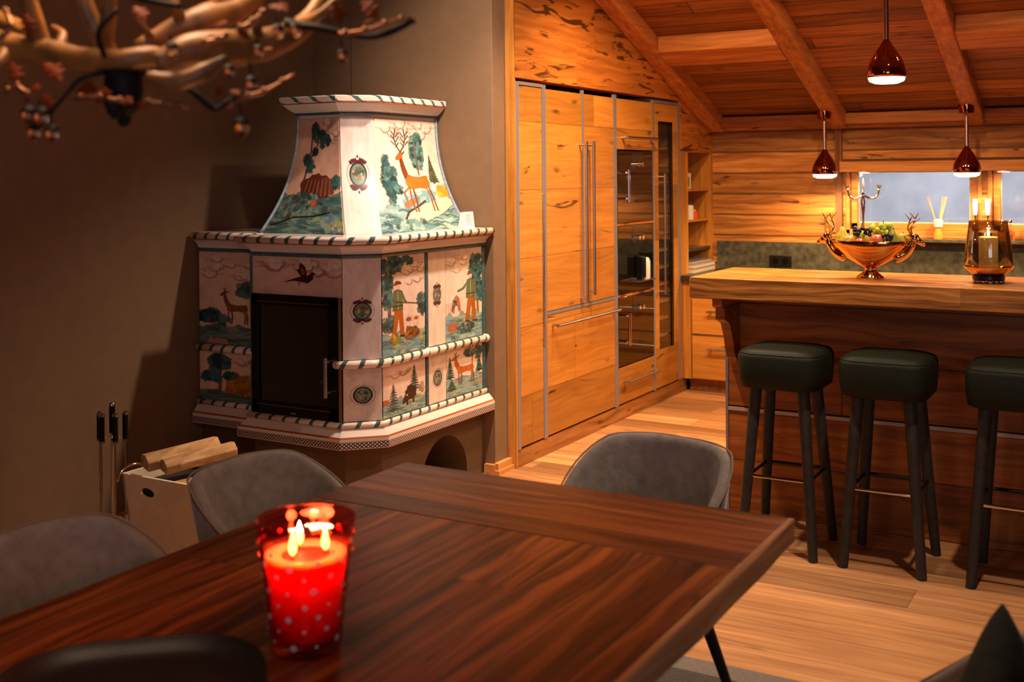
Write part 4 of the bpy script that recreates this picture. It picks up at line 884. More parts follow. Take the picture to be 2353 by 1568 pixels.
# hood: a concave flared tower
def hs(t): return t ** 2.25
def ring(t):
    s_ = hs(t); L = lambda a, b_: a + (b_ - a) * s_
    return [(L(-3.66, -3.725), L(4.28, 4.075)), (L(-3.405, -3.215), L(4.28, 4.075)), (L(-3.29, -3.10), L(4.385, 4.185)), (L(-3.29, -3.10), 4.93), (L(-3.66, -3.725), 4.93)]
ZH0, ZH1 = 1.253, 1.815
def hz(t): return ZH1 + (ZH0 - ZH1) * t
NT = 25; bm = new(); rows = []
for k in range(NT + 1):
    t_ = k / NT; rows.append([bm.verts.new((x, y, hz(t_))) for x, y in ring(t_)])
for R0, R1 in zip(rows, rows[1:]):
    for i in range(5): bm.faces.new([R0[i], R0[(i + 1) % 5], R1[(i + 1) % 5], R1[i]])
bm.faces.new(rows[0]); bm.faces.new(rows[-1][::-1])
hood = obj('hood', bm, m_white, stove)
def hoodfn(i, u0_, u1_, off=.004, v0=0.0, v1=1.0):
    def f(u, v):
        t_ = 1 - (v0 + (v1 - v0) * v); R = ring(t_); p, q = Vector(R[i]), Vector(R[i + 1]); d = (q - p).normalized(); n = Vector((d.y, -d.x)) * off; w_ = u0_ + (u1_ - u0_) * u
        r_ = p + (q - p) * w_ + n; return (r_.x, r_.y, hz(t_))
    return f
painted('painted_tile', cv_boulder(), hoodfn(0, .03, .985, .004, .0, .97), hood, 'hood tile painted with a tree and a boulder')
painted('painted_tile', cv_plain([(.5, .50, .26, .105, True)], 80, 230), hoodfn(1, .0, 1.0, .004, .0, .985), hood, 'plain hood tile with an ornate medallion')
painted('painted_tile', cv_stag(), hoodfn(2, .015, .97, .004, .0, .97), hood, 'hood tile painted with a large red stag')
for i, w_ in ((0, .005), (2, .99)):
    f = hoodfn(i, w_, w_, .004); bm = new(); tube(bm, [f(0, v) for v in np.linspace(0, 1, 24)], .008, 8)
    obj('blue_edge', bm, plain('blue_grey_glaze', '#8e9cae', .2, noise=.2, nscale=50), hood, smooth=True)
top = ring(0)[:4]
top = [(top[0][0], top[0][1] + .06)] + top if False else top
pathT = [(top[0][0], 4.93), top[0], top[1], top[2], top[3]]
obj('teal_line', molding(new(), pathT, [(-.005, 1.815), (.010, 1.815), (.013, 1.821), (.010, 1.828), (-.005, 1.828)]), m_teal, hood)
obj('hood_cove', molding(new(), pathT, [(-.03, 1.828), (.010, 1.828), (.025, 1.838), (.05, 1.862), (.055, 1.868), (-.03, 1.868)]), m_white, hood)
obj('red_line', molding(new(), pathT, [(.03, 1.868), (.062, 1.868), (.062, 1.873), (.03, 1.873)]), m_red, hood)
obj('striped_cornice', molding(new(), pathT, [(-.03, 1.873), (.062, 1.873), (.066, 1.878), (.066, 1.900), (.062, 1.905), (-.03, 1.905)]), striped('striped_band', '#e6d2c8', '#4a6866', .085, .25, 1.3), hood)
bm = new(); prism(bm, [(p.x, p.y) for p in offset_path(pathT, .05)], 'z', 1.896, 1.904); obj('hood_top', bm, m_white, hood)
# small thermostat card on the plate
t = thing('display_card', 'small white upright card with grey text lines on the stove top', 'card', (-3.04, 4.83, 1.2535))
obj('card_body', hexa(new(), [(-3.06, 4.78, 1.2535), (-3.02, 4.78, 1.2535), (-3.02, 4.875, 1.2535), (-3.06, 4.875, 1.2535), (-3.045, 4.78, 1.335), (-3.03, 4.78, 1.335), (-3.03, 4.875, 1.335), (-3.045, 4.875, 1.335)]), m_card, t)
bm = new()
for k in range(6): z = 1.27 + k * .0095; xo = -3.02 - .01 * (z - 1.2535) / .0815; box(bm, xo - .001, xo + .0006, 4.80, 4.85, z, z + .003)
obj('printed_lines', bm, m_ink, t)

# ------------------------------------------------------------------ fireplace tools
tx, ty = -3.76, 3.22
t = thing('poker_stand', 'chrome companion stand with base and central rod beside the firewood basket', 'fireplace stand', (tx, ty, 0))
obj('stand_base', lathe(new(), [(.085, 0), (.085, .01), (.03, .02), (.008, .03)], (tx, ty, 0), 28), m_black, t, smooth='auto')
obj('rod', tube(new(), [(tx, ty, .02), (tx, ty, .475)], .007, 10), m_chrome, t, smooth='auto')
obj('grip', tube(new(), [(tx, ty, .47), (tx, ty, .58)], .012, 12), m_black, t, smooth='auto')
bm = new(); lathe(bm, [(.013, 0), (.013, .008), (.007, .016), (0, .018)], (tx, ty, .58), 12); obj('end_cap', bm, m_chrome, t, smooth='auto')
bm = new()
for k in range(4):
    a = PI / 4 + k * PI / 2; tube(bm, [(tx, ty, .45), (tx + .05 * math.cos(a), ty + .05 * math.sin(a), .45)], .003, 6)
obj('hanging_cross', bm, m_chrome, t, smooth='auto')
for k, (nm, lb, e_, dz) in enumerate([('fire_brush', 'fireplace brush with black grip, leftmost tool on the companion stand', (-.052, .0), -.012), ('fire_poker', 'fireplace poker with black grip, just left of the central rod', (-.027, -.045), .008), ('fire_shovel', 'fireplace shovel with black grip, just right of the central rod', (.028, -.045), -.008), ('fire_tongs', 'fireplace tongs with black grip, rightmost tool on the companion stand', (.054, .0), .006)]):
    x, y = tx + r0.x * e_[0] + cf.x * e_[1], ty + r0.y * e_[0] + cf.y * e_[1]
    q = thing(nm, lb, 'fireplace tool', (x, y, .06), 'tools on the companion stand')
    obj('grip', tube(new(), [(x, y, .445), (x, y, .545)], .0115, 12), m_black, q, smooth='auto'); obj('end_cap', lathe(new(), [(.0125, 0), (.0125, .007), (.006, .014), (0, .015)], (x, y, .545), 12), m_chrome, q, smooth='auto')
    obj('collar', lathe(new(), [(.0125, 0), (.0125, .008)], (x, y, .437), 12), m_chrome, q)
    obj('shaft', tube(new(), [(x, y, .13), (x, y, .44)], .0035, 8), m_chrome, q, smooth='auto')
    if nm == 'fire_brush': obj('bristles', lathe(new(), [(.012, .04), (.02, .05), (.018, .13), (.01, .135)], (x, y, 0), 14), m_black, q)
    elif nm == 'fire_shovel': obj('blade', box(new(), x - .03, x + .03, y - .004, y + .004, .04, .14), m_steel, q, bevel=.003)
    elif nm == 'fire_poker': obj('hook', tube(new(), [(x, y, .135), (x, y, .05), (x + .02, y, .06)], .0035, 8), m_black, q)
    else: obj('jaws', tube(new(), [(x - .012, y, .05), (x - .004, y, .13), (x + .004, y, .13), (x + .012, y, .05)], .003, 6), m_steel, q)

# ------------------------------------------------------------------ firewood basket
bx0, bx1, by0, by1, bh = -3.452, -3.02, 3.0, 3.36, .392
m_felt = plain('pale_plywood', '#f0d8b6', .75, noise=.08, nscale=22)
t = thing('firewood_basket', 'pale wooden firewood basket with oval grip hole and metal rim', 'basket', ((bx0 + bx1) / 2, (by0 + by1) / 2, 0))
ins = .045
def bpt(x, y, z):  # walls lean out
    k = 1 - z / bh; cx, cy = (bx0 + bx1) / 2, (by0 + by1) / 2; return (x + (cx - x) * .18 * k, y + (cy - y) * .18 * k, z)
def front_wall():
    bm = new(); N_ = 24; hx, hzz, hrx, hrz = bx0 + .128, .332, .038, .018
    # outer rectangle ring matched to oval hole ring
    out = []; inn = []
    for k in range(N_):
        a = 2 * PI * k / N_; dx, dz = math.cos(a), math.sin(a)
        inn.append((hx + hrx * dx, hzz + hrz * dz))
        cand = []
        if dx > 0: cand.append((bx1 - hx) / dx)
        if dx < 0: cand.append((bx0 - hx) / dx)
        if dz > 0: cand.append((bh - hzz) / dz)
        if dz < 0: cand.append((.005 - hzz) / dz)
        s_ = min(cand); out.append((hx + dx * s_, hzz + dz * s_))
    # add exact corners
    pts_o = out
    va = []
    for yy in (0, .012):
        va.append(([bm.verts.new(bpt(x, by0 + yy, z)) for x, z in pts_o], [bm.verts.new(bpt(x, by0 + yy, z)) for x, z in inn]))
    for k in range(N_):
        k2 = (k + 1) % N_
        bm.faces.new([va[0][0][k], va[0][0][k2], va[0][1][k2], va[0][1][k]]); bm.faces.new([va[1][0][k], va[1][1][k], va[1][1][k2], va[1][0][k2]])
        bm.faces.new([va[0][1][k], va[0][1][k2], va[1][1][k2], va[1][1][k]]); bm.faces.new([va[0][0][k], va[1][0][k], va[1][0][k2], va[0][0][k2]])
    # corner fillers
    for (cx_, cz_) in ((bx0, .005), (bx1, .005), (bx0, bh), (bx1, bh)):
        near = sorted(range(N_), key=lambda k: (pts_o[k][0] - cx_) ** 2 + (pts_o[k][1] - cz_) ** 2)
        e = [k for k in near[:4]]; on_v = [k for k in e if abs(pts_o[k][0] - cx_) < 1e-6]; on_h = [k for k in e if abs(pts_o[k][1] - cz_) < 1e-6]
        if on_v and on_h:
            c_ = [bm.verts.new(bpt(cx_, by0 + yy, cz_)) for yy in (0, .012)]
            for j in (0, 1): bm.faces.new([va[j][0][on_v[0]], c_[j], va[j][0][on_h[0]]])
    return bm
obj('front_wall', front_wall(), m_felt, t)
def wallq(p, q, thx, thy):
    return hexa(new(), [bpt(p[0], p[1], .005), bpt(q[0], q[1], .005), bpt(q[0] + thx, q[1] + thy, .005), bpt(p[0] + thx, p[1] + thy, .005), (p[0], p[1], bh), (q[0], q[1], bh), (q[0] + thx, q[1] + thy, bh), (p[0] + thx, p[1] + thy, bh)])
obj('side_wall', wallq((bx0, by0), (bx0, by1), .012, 0), m_felt, t); obj('side_wall', wallq((bx1 - .012, by0), (bx1 - .012, by1), .012, 0), m_felt, t)
obj('back_wall', wallq((bx0, by1 - .012), (bx1, by1 - .012), 0, .012), m_felt, t)
obj('shade_block', hexa(new(), [bpt(bx0 + .016, by0 + .016, .02), bpt(bx1 - .016, by0 + .016, .02), bpt(bx1 - .016, by1 - .016, .02), bpt(bx0 + .016, by1 - .016, .02)] + [bpt(bx0 + .016, by0 + .016, .345), bpt(bx1 - .016, by0 + .016, .345), bpt(bx1 - .016, by1 - .016, .345), bpt(bx0 + .016, by1 - .016, .345)]), m_blackbag, t, label='black block shading the basket inside')  # solid black block added so the grip hole looks shaded
obj('bottom', box(new(), bx0 + .05, bx1 - .05, by0 + .04, by1 - .04, 0.001, .012), m_felt, t)
for k in range(5): obj('slat', tube(new(), [bpt(bx0 - .006, by0 + .02 + k * .03, .01), (bx0 - .006, by0 + .02 + k * .03, bh - .02)], .006, 6), plain('slat_brown', '#8a6a4c', .6), t) if k % 2 == 0 else None
obj('carry_handle', tube(new(), smooth_path([(bx0 - .012, by0 - .01, bh - .03), (bx0 - .03, by0 + .03, bh + .0), (bx0 - .035, by0 + .10, bh + .01), (bx0 - .01, by0 + .16, bh - .02)], 5), .005, 8), m_chrome, t, smooth=True, label='shiny metal carry handle')
obj('liner_rim', tube(new(), [(bx0 + .02, by1 - .02, bh + .01), (bx1 + .01, by1 - .02, bh + .012), (bx1 + .012, by0 + .1, bh + .005)], .012, 8), m_blackbag, t, label='black liner edge')
logs = [((-3.375, 3.04), (-3.26, 3.31), .043, 0, .432, 'split log lying on top of the firewood basket at the left'),
        ((-3.285, 3.05), (-3.17, 3.31), .038, 0, .425, 'split log lying on the firewood basket, second from the left'),
        ((-3.22, 3.035), (-3.10, 3.33), .045, 0, .345, 'split log with wide flat face in the middle of the basket'),
        ((-3.10, 3.04), (-3.055, 3.33), .024, 0, .345, 'split log at the right side of the firewood basket')]
for k, (p, q, w_, r_, z, lb) in enumerate(logs):
    bm = new(); P0, P1 = Vector((p[0], p[1], z)), Vector((q[0], q[1], z + .03 if k < 2 else z + .02)); d = (P1 - P0).normalized(); s_ = d.cross(Vector((0, 0, 1))).normalized(); u_ = s_.cross(d)
    sh = [(-1, -.5), (.9, -.7), (1.05, .1), (.3, .75), (-.7, .6)]
    Aa = [bm.verts.new(P0 + s_ * a * w_ + u_ * b_ * w_) for a, b_ in sh]; Bb = [bm.verts.new(P1 + s_ * a * w_ * .9 + u_ * b_ * w_ * .95) for a, b_ in sh]
    bm.faces.new(Aa); bm.faces.new(Bb[::-1])
    for i in range(5): bm.faces.new([Aa[i], Aa[(i + 1) % 5], Bb[(i + 1) % 5], Bb[i]])
    o = obj('firewood_log', bm, m_log2, bevel=.004); setp(o, lb, 'log', 'split logs in the firewood basket')

# ------------------------------------------------------------------ dining table
TX0, TX1, TY0, TY1, TZ = -1.77, -.71, -.35, 2.49, .75
tb = thing('dining_table', 'long dark reddish plank dining table with breadboard end', 'table', ((TX0 + TX1) / 2, 1.1, 0))
obj('tabletop', box(new(), TX0 + .003, TX1 - .014, TY0, TY1 - .37, TZ - .05, TZ), m_table, tb, bevel=.002)
obj('breadboard_end', box(new(), TX0 + .003, TX1 - .014, TY1 - .369, TY1, TZ - .05, TZ + .0005), m_tableb, tb, bevel=.002)
bm = new(); n = 60; rs = random.Random(3); rowsA = []
for i in range(n + 1):   # live edge strip, slightly wavy
    y = TY0 + (TY1 - TY0) * i / n; wv = .002 * math.sin(y * 7) + .0015 * math.sin(y * 17 + 1)
    rowsA.append([bm.verts.new(p) for p in [(TX1 - .015, y, TZ + .0008), (TX1 - .003 + wv * .5, y, TZ + .0008), (TX1 + wv * .6, y, TZ - .003), (TX1 + wv * 1.2, y, TZ - .028), (TX1 - .001 + wv, y, TZ - .050), (TX1 - .015, y, TZ - .052)]])
for R0, R1 in zip(rowsA, rowsA[1:]):
    for j in range(6): bm.faces.new([R0[j], R0[(j + 1) % 6], R1[(j + 1) % 6], R1[j]])
bm.faces.new(rowsA[0]); bm.faces.new(rowsA[-1][::-1])
obj('live_edge', bm, m_tedge, tb)
for x in (-1.55, -.94):
    for y in (.1, 1.75): obj('leg', hexa(new(), [(x - .03, y - .03, .0102), (x + .03, y - .03, .0102), (x + .03, y + .03, .0102), (x - .03, y + .03, .0102), (x - .045, y - .045, TZ - .051), (x + .045, y - .045, TZ - .051), (x + .045, y + .045, TZ - .051), (x - .045, y + .045, TZ - .051)]), m_legb, tb)

# ------------------------------------------------------------------ chairs
def make_chair(cx, cy, rot, label):
    """upholstered tub chair; local +y is where the sitter faces"""
    t = thing('dining_chair', label, 'chair', (0, 0, 0), 'grey velour dining chairs round the table')
    a0, a1, n, m_ = math.radians(148), math.radians(392), 40, 14
    zs = .43
    def edge(f):   # rim height over seat along the U (f -1..1)
        g = abs(f); return .32 - .02 * g ** 2 - (.20 * max(0, (g - .42) / .58) ** 1.3)
    def surf(i, j, inner):
        f = i / n * 2 - 1; a = math.radians(270) + f * math.radians(112)
        h = edge(f) * (j / m_); k = j / m_
        rx = .205 + .035 * k; ry = .20 + .065 * k
        if inner: rx -= .03; ry -= .03; 
        x = rx * math.cos(a); y = ry * math.sin(a) + .02
        # squarer plan
        sc = 1 + .10 * abs(math.sin(2 * a)); return Vector((x * sc, y * sc, zs + h))
    bm = new(); O = [[bm.verts.new(surf(i, j, False)) for j in range(m_ + 1)] for i in range(n + 1)]; I = [[bm.verts.new(surf(i, j, True)) for j in range(m_ + 1)] for i in range(n + 1)]
    for i in range(n):
        for j in range(m_):
            bm.faces.new([O[i][j], O[i + 1][j], O[i + 1][j + 1], O[i][j + 1]]); bm.faces.new([I[i][j], I[i][j + 1], I[i + 1][j + 1], I[i + 1][j]])
        # rounded rim
        r_ = bm.verts.new
    mids = [bm.verts.new((O[i][m_].co + I[i][m_].co) / 2 + Vector((0, 0, .014))) for i in range(n + 1)]
    for i in range(n):
        bm.faces.new([O[i][m_], O[i + 1][m_], mids[i + 1], mids[i]]); bm.faces.new([mids[i], mids[i + 1], I[i + 1][m_], I[i][m_]])
        bm.faces.new([O[i + 1][0], O[i][0], I[i][0], I[i + 1][0]])
    for e in (0, n):
        for j in range(m_): bm.faces.new([O[e][j], O[e][j + 1], I[e][j + 1], I[e][j]])
        bm.faces.new([O[e][m_], mids[e], I[e][m_]])
    back = obj('backrest', bm, m_fabric, t, smooth=True, sub=1)
    bm = new(); pts = [O_ for O_ in []]
    rim = [surf(i, m_, False) + Vector((0, 0, .006)) for i in range(n + 1)]; tube(bm, rim, .003, 6)
    obj('piping', bm, m_fabric2, back, smooth=True, label='pale piping along the rim')
    bm = new(); lathe(bm, [(.0, .36), (.19, .365), (.225, .385), (.235, .43), (.225, .465), (.18, .48), (0, .485)], (0, .03, 0), 32, 1.0, 1.02); obj('seat', bm, m_fabric, t, smooth=True)
    for sx in (-1, 1):
        for sy in (-1, 1): obj('leg', tube(new(), [(sx * .13, .03 + sy * .13, .37), (sx * .22, .03 + sy * .22, 0)], [.018, .011], 12), m_legb, t, smooth='auto')
    t.location = (cx, cy, .0102); t.rotation_euler = (0, 0, rot); return t
chA = make_chair(-1.235, 2.80, PI - .18, 'grey velour chair at the far end of the table, nearest the kitchen')
copy_tree(chA, (-1.92, 2.22, .0102), -PI / 2 + .05, 'grey velour chair on the stove side of the table, in front of the firewood basket')
copy_tree(chA, (-1.90, 1.56, .0102), -PI / 2, 'grey velour chair at the left picture edge, on the stove side of the table')
chD = copy_tree(chA, (-.335, 1.90, .0102), PI / 2 - .1, 'grey velour chair at the lower right corner, holding a dark green cushion')
# cushion on it
bm = new(); N_ = 18
def cush(u, v, s_):
    x = (u - .5); y = (v - .5); k = max(0, (1 - (2 * x) ** 2)) ** .5 * max(0, (1 - (2 * y) ** 2)) ** .5
    pin = 1 - .12 * (1 - (2 * x) ** 2) if abs(y) > .49 else 1; return (x * .42 * (1 - .10 * (1 - abs(2 * y) ** 2)), s_ * .07 * k ** .8, y * .42 * (1 - .10 * (1 - abs(2 * x) ** 2)))
G = {}
for s_ in (1, -1):
    for i in range(N_ + 1):
        for j in range(N_ + 1):
            ed = i in (0, N_) or j in (0, N_)
            key = (i, j, 0 if ed else s_)
            if key not in G: G[key] = bm.verts.new(cush(i / N_, j / N_, s_))
for s_ in (1, -1):
    for i in range(N_):
        for j in range(N_):
            f = [(i, j), (i + 1, j), (i + 1, j + 1), (i, j + 1)]; bm.faces.new([G[(a, b_, 0 if (a in (0, N_) or b_ in (0, N_)) else s_)] for a, b_ in f])
tp = at(2288, 1392, D=1.86)
bm.transform(Matrix.Translation((tp.x, tp.y, tp.z - .255)) @ Matrix.Rotation(math.radians(76), 4, 'Z') @ Matrix.Rotation(math.radians(52), 4, 'Y') @ Matrix.Scale(.9, 4))
o = obj('cushion', bm, plain('dark_green_fabric', '#26271a', .9, noise=.3, nscale=30, bump=.4), smooth=True, sub=1); setp(o, 'dark green cushion leaning on the chair at the lower right corner', 'cushion')

# ------------------------------------------------------------------ rug
t = thing('rug', 'grey woven rug with paler border under the dining table', 'rug', (-.9, 1.5, 0))
obj('pile', box(new(), -2.4, .6, -.4, 3.24, 0.0005, .010), m_rug, t); obj('border', box(new(), -2.5, .7, -.5, 3.34, 0.0002, .006), m_rugb, t)

# ------------------------------------------------------------------ red candle glass
cx, cy = -1.218, 1.434
t = thing('candle_glass', 'red polka-dot glass holding a burning three-wick candle on the dining table', 'candle', (cx, cy, TZ + .0008))
m_redg = thin('red_glass', (.98, .36, .28), .05)
prof = [(r_ * 1.03, z) for r_, z in [(0, 0), (.050, 0), (.055, .006), (.058, .03), (.0645, .095), (.0725, .16), (.0785, .208), (.0795, .212), (.0765, .213), (.0695, .16), (.0615, .095), (.055, .035), (.050, .018), (0, .016)]]
bm = lathe(new(), [(r_, z) for r_, z in prof], (cx, cy, TZ + .0008), 48, caps=False)
# white polka dots as slightly raised glaze spots
rs = random.Random(5)
for rowi in range(8):
    z = .026 + rowi * .0215; nn = 10
    for k in range(nn):
        a = 2 * PI * (k + .5 * (rowi % 2) + rs.uniform(-.15, .15)) / nn; zz = z + rs.uniform(-.004, .004); R = (.0558 + (.0785 - .0558) * zz / .208) * 1.03 + .0012; r_ = rs.choice([.0028, .0042, .0055])
        c_ = Vector((cx + R * math.cos(a), cy + R * math.sin(a), TZ + zz)); n_ = Vector((math.cos(a), math.sin(a), -.1)).normalized(); s_ = n_.cross(Vector((0, 0, 1))).normalized(); u_ = s_.cross(n_)
        vs = [bm.verts.new(c_ + s_ * r_ * math.cos(q * PI / 4) + u_ * r_ * math.sin(q * PI / 4)) for q in range(8)]; vt = bm.verts.new(c_ + n_ * .0006)
        for q in range(8): bm.faces.new([vs[q], vs[(q + 1) % 8], vt]).material_index = 1
md, nt, b = M('frosted_dot'); b.inputs['Base Color'].default_value = (.95, .8, .8, 1); b.inputs['Transmission Weight'].default_value = .5; b.inputs['Roughness'].default_value = .6
gl = obj('glass', bm, [m_redg, md], t, smooth=True)
m_wax3, nt, b = M('candle_wax'); b.inputs['Base Color'].default_value = (1, .06, .05, 1); b.inputs['Subsurface Weight'].default_value = 1; b.inputs['Subsurface Radius'].default_value = (1, .4, .25); b.inputs['Subsurface Scale'].default_value = .10
m_pool, nt, b = M('molten_wax'); b.inputs['Base Color'].default_value = (1, .80, .52, 1); b.inputs['Subsurface Weight'].default_value = 1; b.inputs['Subsurface Radius'].default_value = (1, .4, .2); b.inputs['Subsurface Scale'].default_value = .04; b.inputs['Roughness'].default_value = .15
wx = obj('wax', lathe(new(), [(0, .02), (.048, .02), (.054, .04), (.0605, .10), (.0665, .150), (.066, .1555), (.056, .153), (.040, .1515), (0, .151)], (cx, cy, TZ + .0008), 36), [m_wax3, m_pool], t, smooth='auto')
for f in wx.data.polygons:
    if f.center.z > .129 + .003: f.material_index = 1
for a in (.5, 2.6, 4.7):
    x, y = cx + .032 * math.cos(a), cy + .032 * math.sin(a)
    w_ = obj('wick', tube(new(), [(x, y, TZ + .148), (x, y, TZ + .160)], .0012, 6), m_black, t)
    obj('flame', lathe(new(), [(0, 0), (.0055, .007), (.0068, .014), (.004, .027), (0, .040)], (x, y, TZ + .158), 12), plain('candle_flame', '#ffffff', .5, emit='#ffb866', estr=60), w_, smooth=True)
for a in (.5, 2.6, 4.7): point('candle_light', (cx + .032 * math.cos(a), cy + .032 * math.sin(a), TZ + .200), .8, .012, (1, .55, .25))

# ------------------------------------------------------------------ dark tray bowl at the lower left
t = thing('serving_bowl', 'wide dark grey glazed bowl cut by the bottom edge, on the dining table', 'bowl', (-1.30, 1.10, TZ))
bm = lathe(new(), [(0, .0012), (.16, .0012), (.185, .006), (.206, .016), (.216, .029), (.2145, .0315), (.2115, .029), (.200, .012), (.15, .009), (0, .009)], (0, 0, TZ), 72, 1.0, 1.0, caps=False)
for v in bm.verts:
    a = math.atan2(v.co.y, v.co.x); k = (abs(math.cos(a)) ** 3 + abs(math.sin(a)) ** 3) ** (-1 / 3); v.co.x *= k; v.co.y *= k
bm.transform(Matrix.Translation((-1.295, 1.128, 0)) @ Matrix.Rotation(math.radians(42), 4, 'Z') @ Matrix.Scale(.93, 4, (1, 0, 0)) @ Matrix.Scale(.93, 4, (0, 1, 0)))
obj('bowl_body', bm, plain('dark_grey_glaze', '#211b1b', .42, noise=.25, nscale=12, spec=.35), t, smooth=True)

# ------------------------------------------------------------------ pendants
def pendant(x, y, zb_, label):
    t = thing('pendant_lamp', label, 'lamp', (x, y, zb_), 'copper pendant lamps over the kitchen')
    zc = zroof(y) - .003
    obj('canopy', lathe(new(), [(.02, -.04), (.045, -.035), (.05, 0.0), (.05, .02)], (x, y, zc), 24), m_copper, t, smooth='auto')
    obj('cord', tube(new(), [(x, y, zb_ + .36), (x, y, zc - .02)], .0022, 6), m_steel, t)
    obj('tube', tube(new(), [(x, y, zb_ + .165), (x, y, zb_ + .365)], .0125, 14), m_copper_tube, t, smooth='auto')
    prof = [(.0130, .175), (.018, .165), (.026, .150), (.045, .122), (.065, .090), (.079, .060), (.086, .032), (.086, .014), (.082, .004), (.080, .006), (.083, .016), (.083, .03), (.076, .058), (.062, .086), (.043, .118), (.01, .15)]
    sh = obj('lamp_shade', lathe(new(), prof, (x, y, zb_), 40, caps=False), m_copper, t, smooth=True)
    obj('diffuser', lathe(new(), [(0, -.024), (.05, -.022), (.074, -.012), (.0785, .0), (.079, .010), (0, .012)], (x, y, zb_ + .001), 32), m_lamp, t, smooth='auto')
    spot('pendant_light', (x, y, zb_ - .03), (x, y, 0), 60, 168, .5, .06)
pendant(-1.985, 7.72, 1.502, 'copper pendant lamp in front of the log wall, left of the window')
pendant(-1.078, 7.70, 1.506, 'copper pendant lamp between the two windows, rightmost')
pendant(-1.06, 5.20, 1.935, 'copper pendant lamp hanging highest of the three, nearest the camera above the bar')
# downlights in the window head
for k, px in enumerate((1986, 2306)):
    p = at(px, 399, Y=7.99)
    t = thing('downlight', ['round white downlight in the head of the left window', 'round white downlight in the head of the right window'][k], 'lamp', (p.x, 7.99, 1.52))
    obj('housing', lathe(new(), [(.039, 0), (.043, 0), (.043, .007), (.039, .007)], (p.x, 7.995, 1.5145), 24, caps=False), m_whitem, t)
    obj('diffuser', lathe(new(), [(0, 0), (.034, 0), (.038, .003), (.038, .007)], (p.x, 7.995, 1.5135), 24), m_lamp, t)
    spot('downlight_light', (p.x, 7.98, 1.51), (p.x, 7.93, 0), 7, 150, .6, .03)
spot('cabinet_light', (-2.35, 7.78, 1.84), (-2.35, 7.95, .9), 0, 120, .8, .04)

# ------------------------------------------------------------------ fruit bowl with stag heads
bxp, byp = -1.05, 4.80; z0 = 1.0795
t = thing('fruit_bowl', 'golden footed fruit bowl with stag-head handles on the bar top', 'bowl', (bxp, byp, z0))
bm = lathe(new(), [(.052, 0), (.050, .008), (.030, .026), (.020, .038), (.026, .044), (.020, .05)], (bxp, byp, z0), 36)
for v in bm.verts:   # fluted foot
    a = math.atan2(v.co.y - byp, v.co.x - bxp); r_ = math.hypot(v.co.x - bxp, v.co.y - byp); k = 1 + .10 * math.cos(a * 12) * max(0, 1 - (v.co.z - z0) / .035); v.co.x = bxp + (v.co.x - bxp) * k; v.co.y = byp + (v.co.y - byp) * k
obj('foot', bm, m_gold, t, smooth=True)
bm = lathe(new(), [(.02, .045), (.05, .060), (.10, .092), (.135, .130), (.150, .156), (.148, .158), (.130, .134), (.09, .10), (.04, .07), (0, .062)], (bxp, byp, z0), 48, 1.08, .62, caps=False)
obj('basin', bm, m_gold, t, smooth=True)
m_goldl = plain('pale_gold', '#e0b47c', .12, 1)
for sg in (-1, 1):
    hx, hz0 = bxp + sg * .165, z0 + .150
    bm = new(); tube(bm, smooth_path([(bxp + sg * .10, byp, z0 + .085), (bxp + sg * .14, byp, z0 + .105), (hx, byp, hz0 - .01), (hx + sg * .008, byp, hz0 + .018)], 5), [.020, .022, .022, .020, .019, .018, .017, .017, .016, .016, .016, .015, .015, .015, .015, .015][:16], 14)
    ball(bm, (hx + sg * .012, byp, hz0 + .02), .019); tube(bm, [(hx + sg * .010, byp, hz0 + .020), (hx + sg * .045, byp, hz0 - .004)], [.017, .009], 12); ball(bm, (hx + sg * .046, byp, hz0 - .004), .0095)
    for s2 in (-1, 1): tube(bm, [(hx, byp + s2 * .012, hz0 + .03), (hx - sg * .014, byp + s2 * .034, hz0 + .034)], [.006, .002], 8)
    hd = obj('stag_head', bm, m_gold if sg < 0 else m_goldl, t, smooth=True)
    for s2 in (-1, 1):
        bm = new(); base = Vector((hx, byp + s2 * .010, hz0 + .034))
        main = smooth_path([base, base + Vector((-sg * .008, s2 * .022, .025)), base + Vector((sg * .002, s2 * .040, .055)), base + Vector((sg * .018, s2 * .040, .088))], 5); tube(bm, main, lerpl([.0038, .0034, .0015], len(main)), 7)
        for q, v in ((4, (.022, 0, .018)), (8, (.028, .006, .022)), (11, (-.02, .004, .026))): tube(bm, [main[q], main[q] + Vector((sg * v[0], s2 * v[1], v[2]))], [.003, .0012], 6)
        obj('antler', bm, m_goldl, hd, smooth=True)
def fruit(name, x, y, z, r, col, label, cat, kind='round'):
    t_ = thing(name, label, cat, (x, y, z - r))
    mm = plain(name + '_skin', col, .35, noise=.15, nscale=40, coat=.2)
    if kind == 'pear': bm = lathe(new(), [(0, -r), (r * .7, -r * .85), (r, -r * .2), (r * .85, r * .4), (r * .45, r * 1.1), (r * .3, r * 1.6), (0, r * 1.75)], (x, y, z), 20)
    else: bm = lathe(new(), [(0, -r * .9), (r * .6, -r * .85), (r, -.1 * r), (r * .85, r * .6), (r * .35, r * .9), (0, r * .75)], (x, y, z), 20)
    obj('flesh', bm, mm, t_, smooth=True)
    obj('stalk', tube(new(), [(x, y, z + r * (.7 if kind != 'pear' else 1.65)), (x + .003, y, z + r * (1.2 if kind != 'pear' else 2.1))], .0015, 6), m_leg, t_)
    return t_
zf = z0 + .150
fruit('pear', bxp - .110, byp - .01, zf + .012, .030, '#d8c83c', 'yellow pear standing at the left end of the fruit bowl', 'pear', 'pear')
fruit('apple', bxp - .075, byp - .045, zf + .003, .028, '#c8922c', 'yellow-orange apple low at the left front of the fruit bowl', 'apple')
fruit('apple', bxp - .028, byp - .058, zf - .003, .024, '#c0392b', 'small red apple at the front of the fruit bowl, left of centre', 'apple')
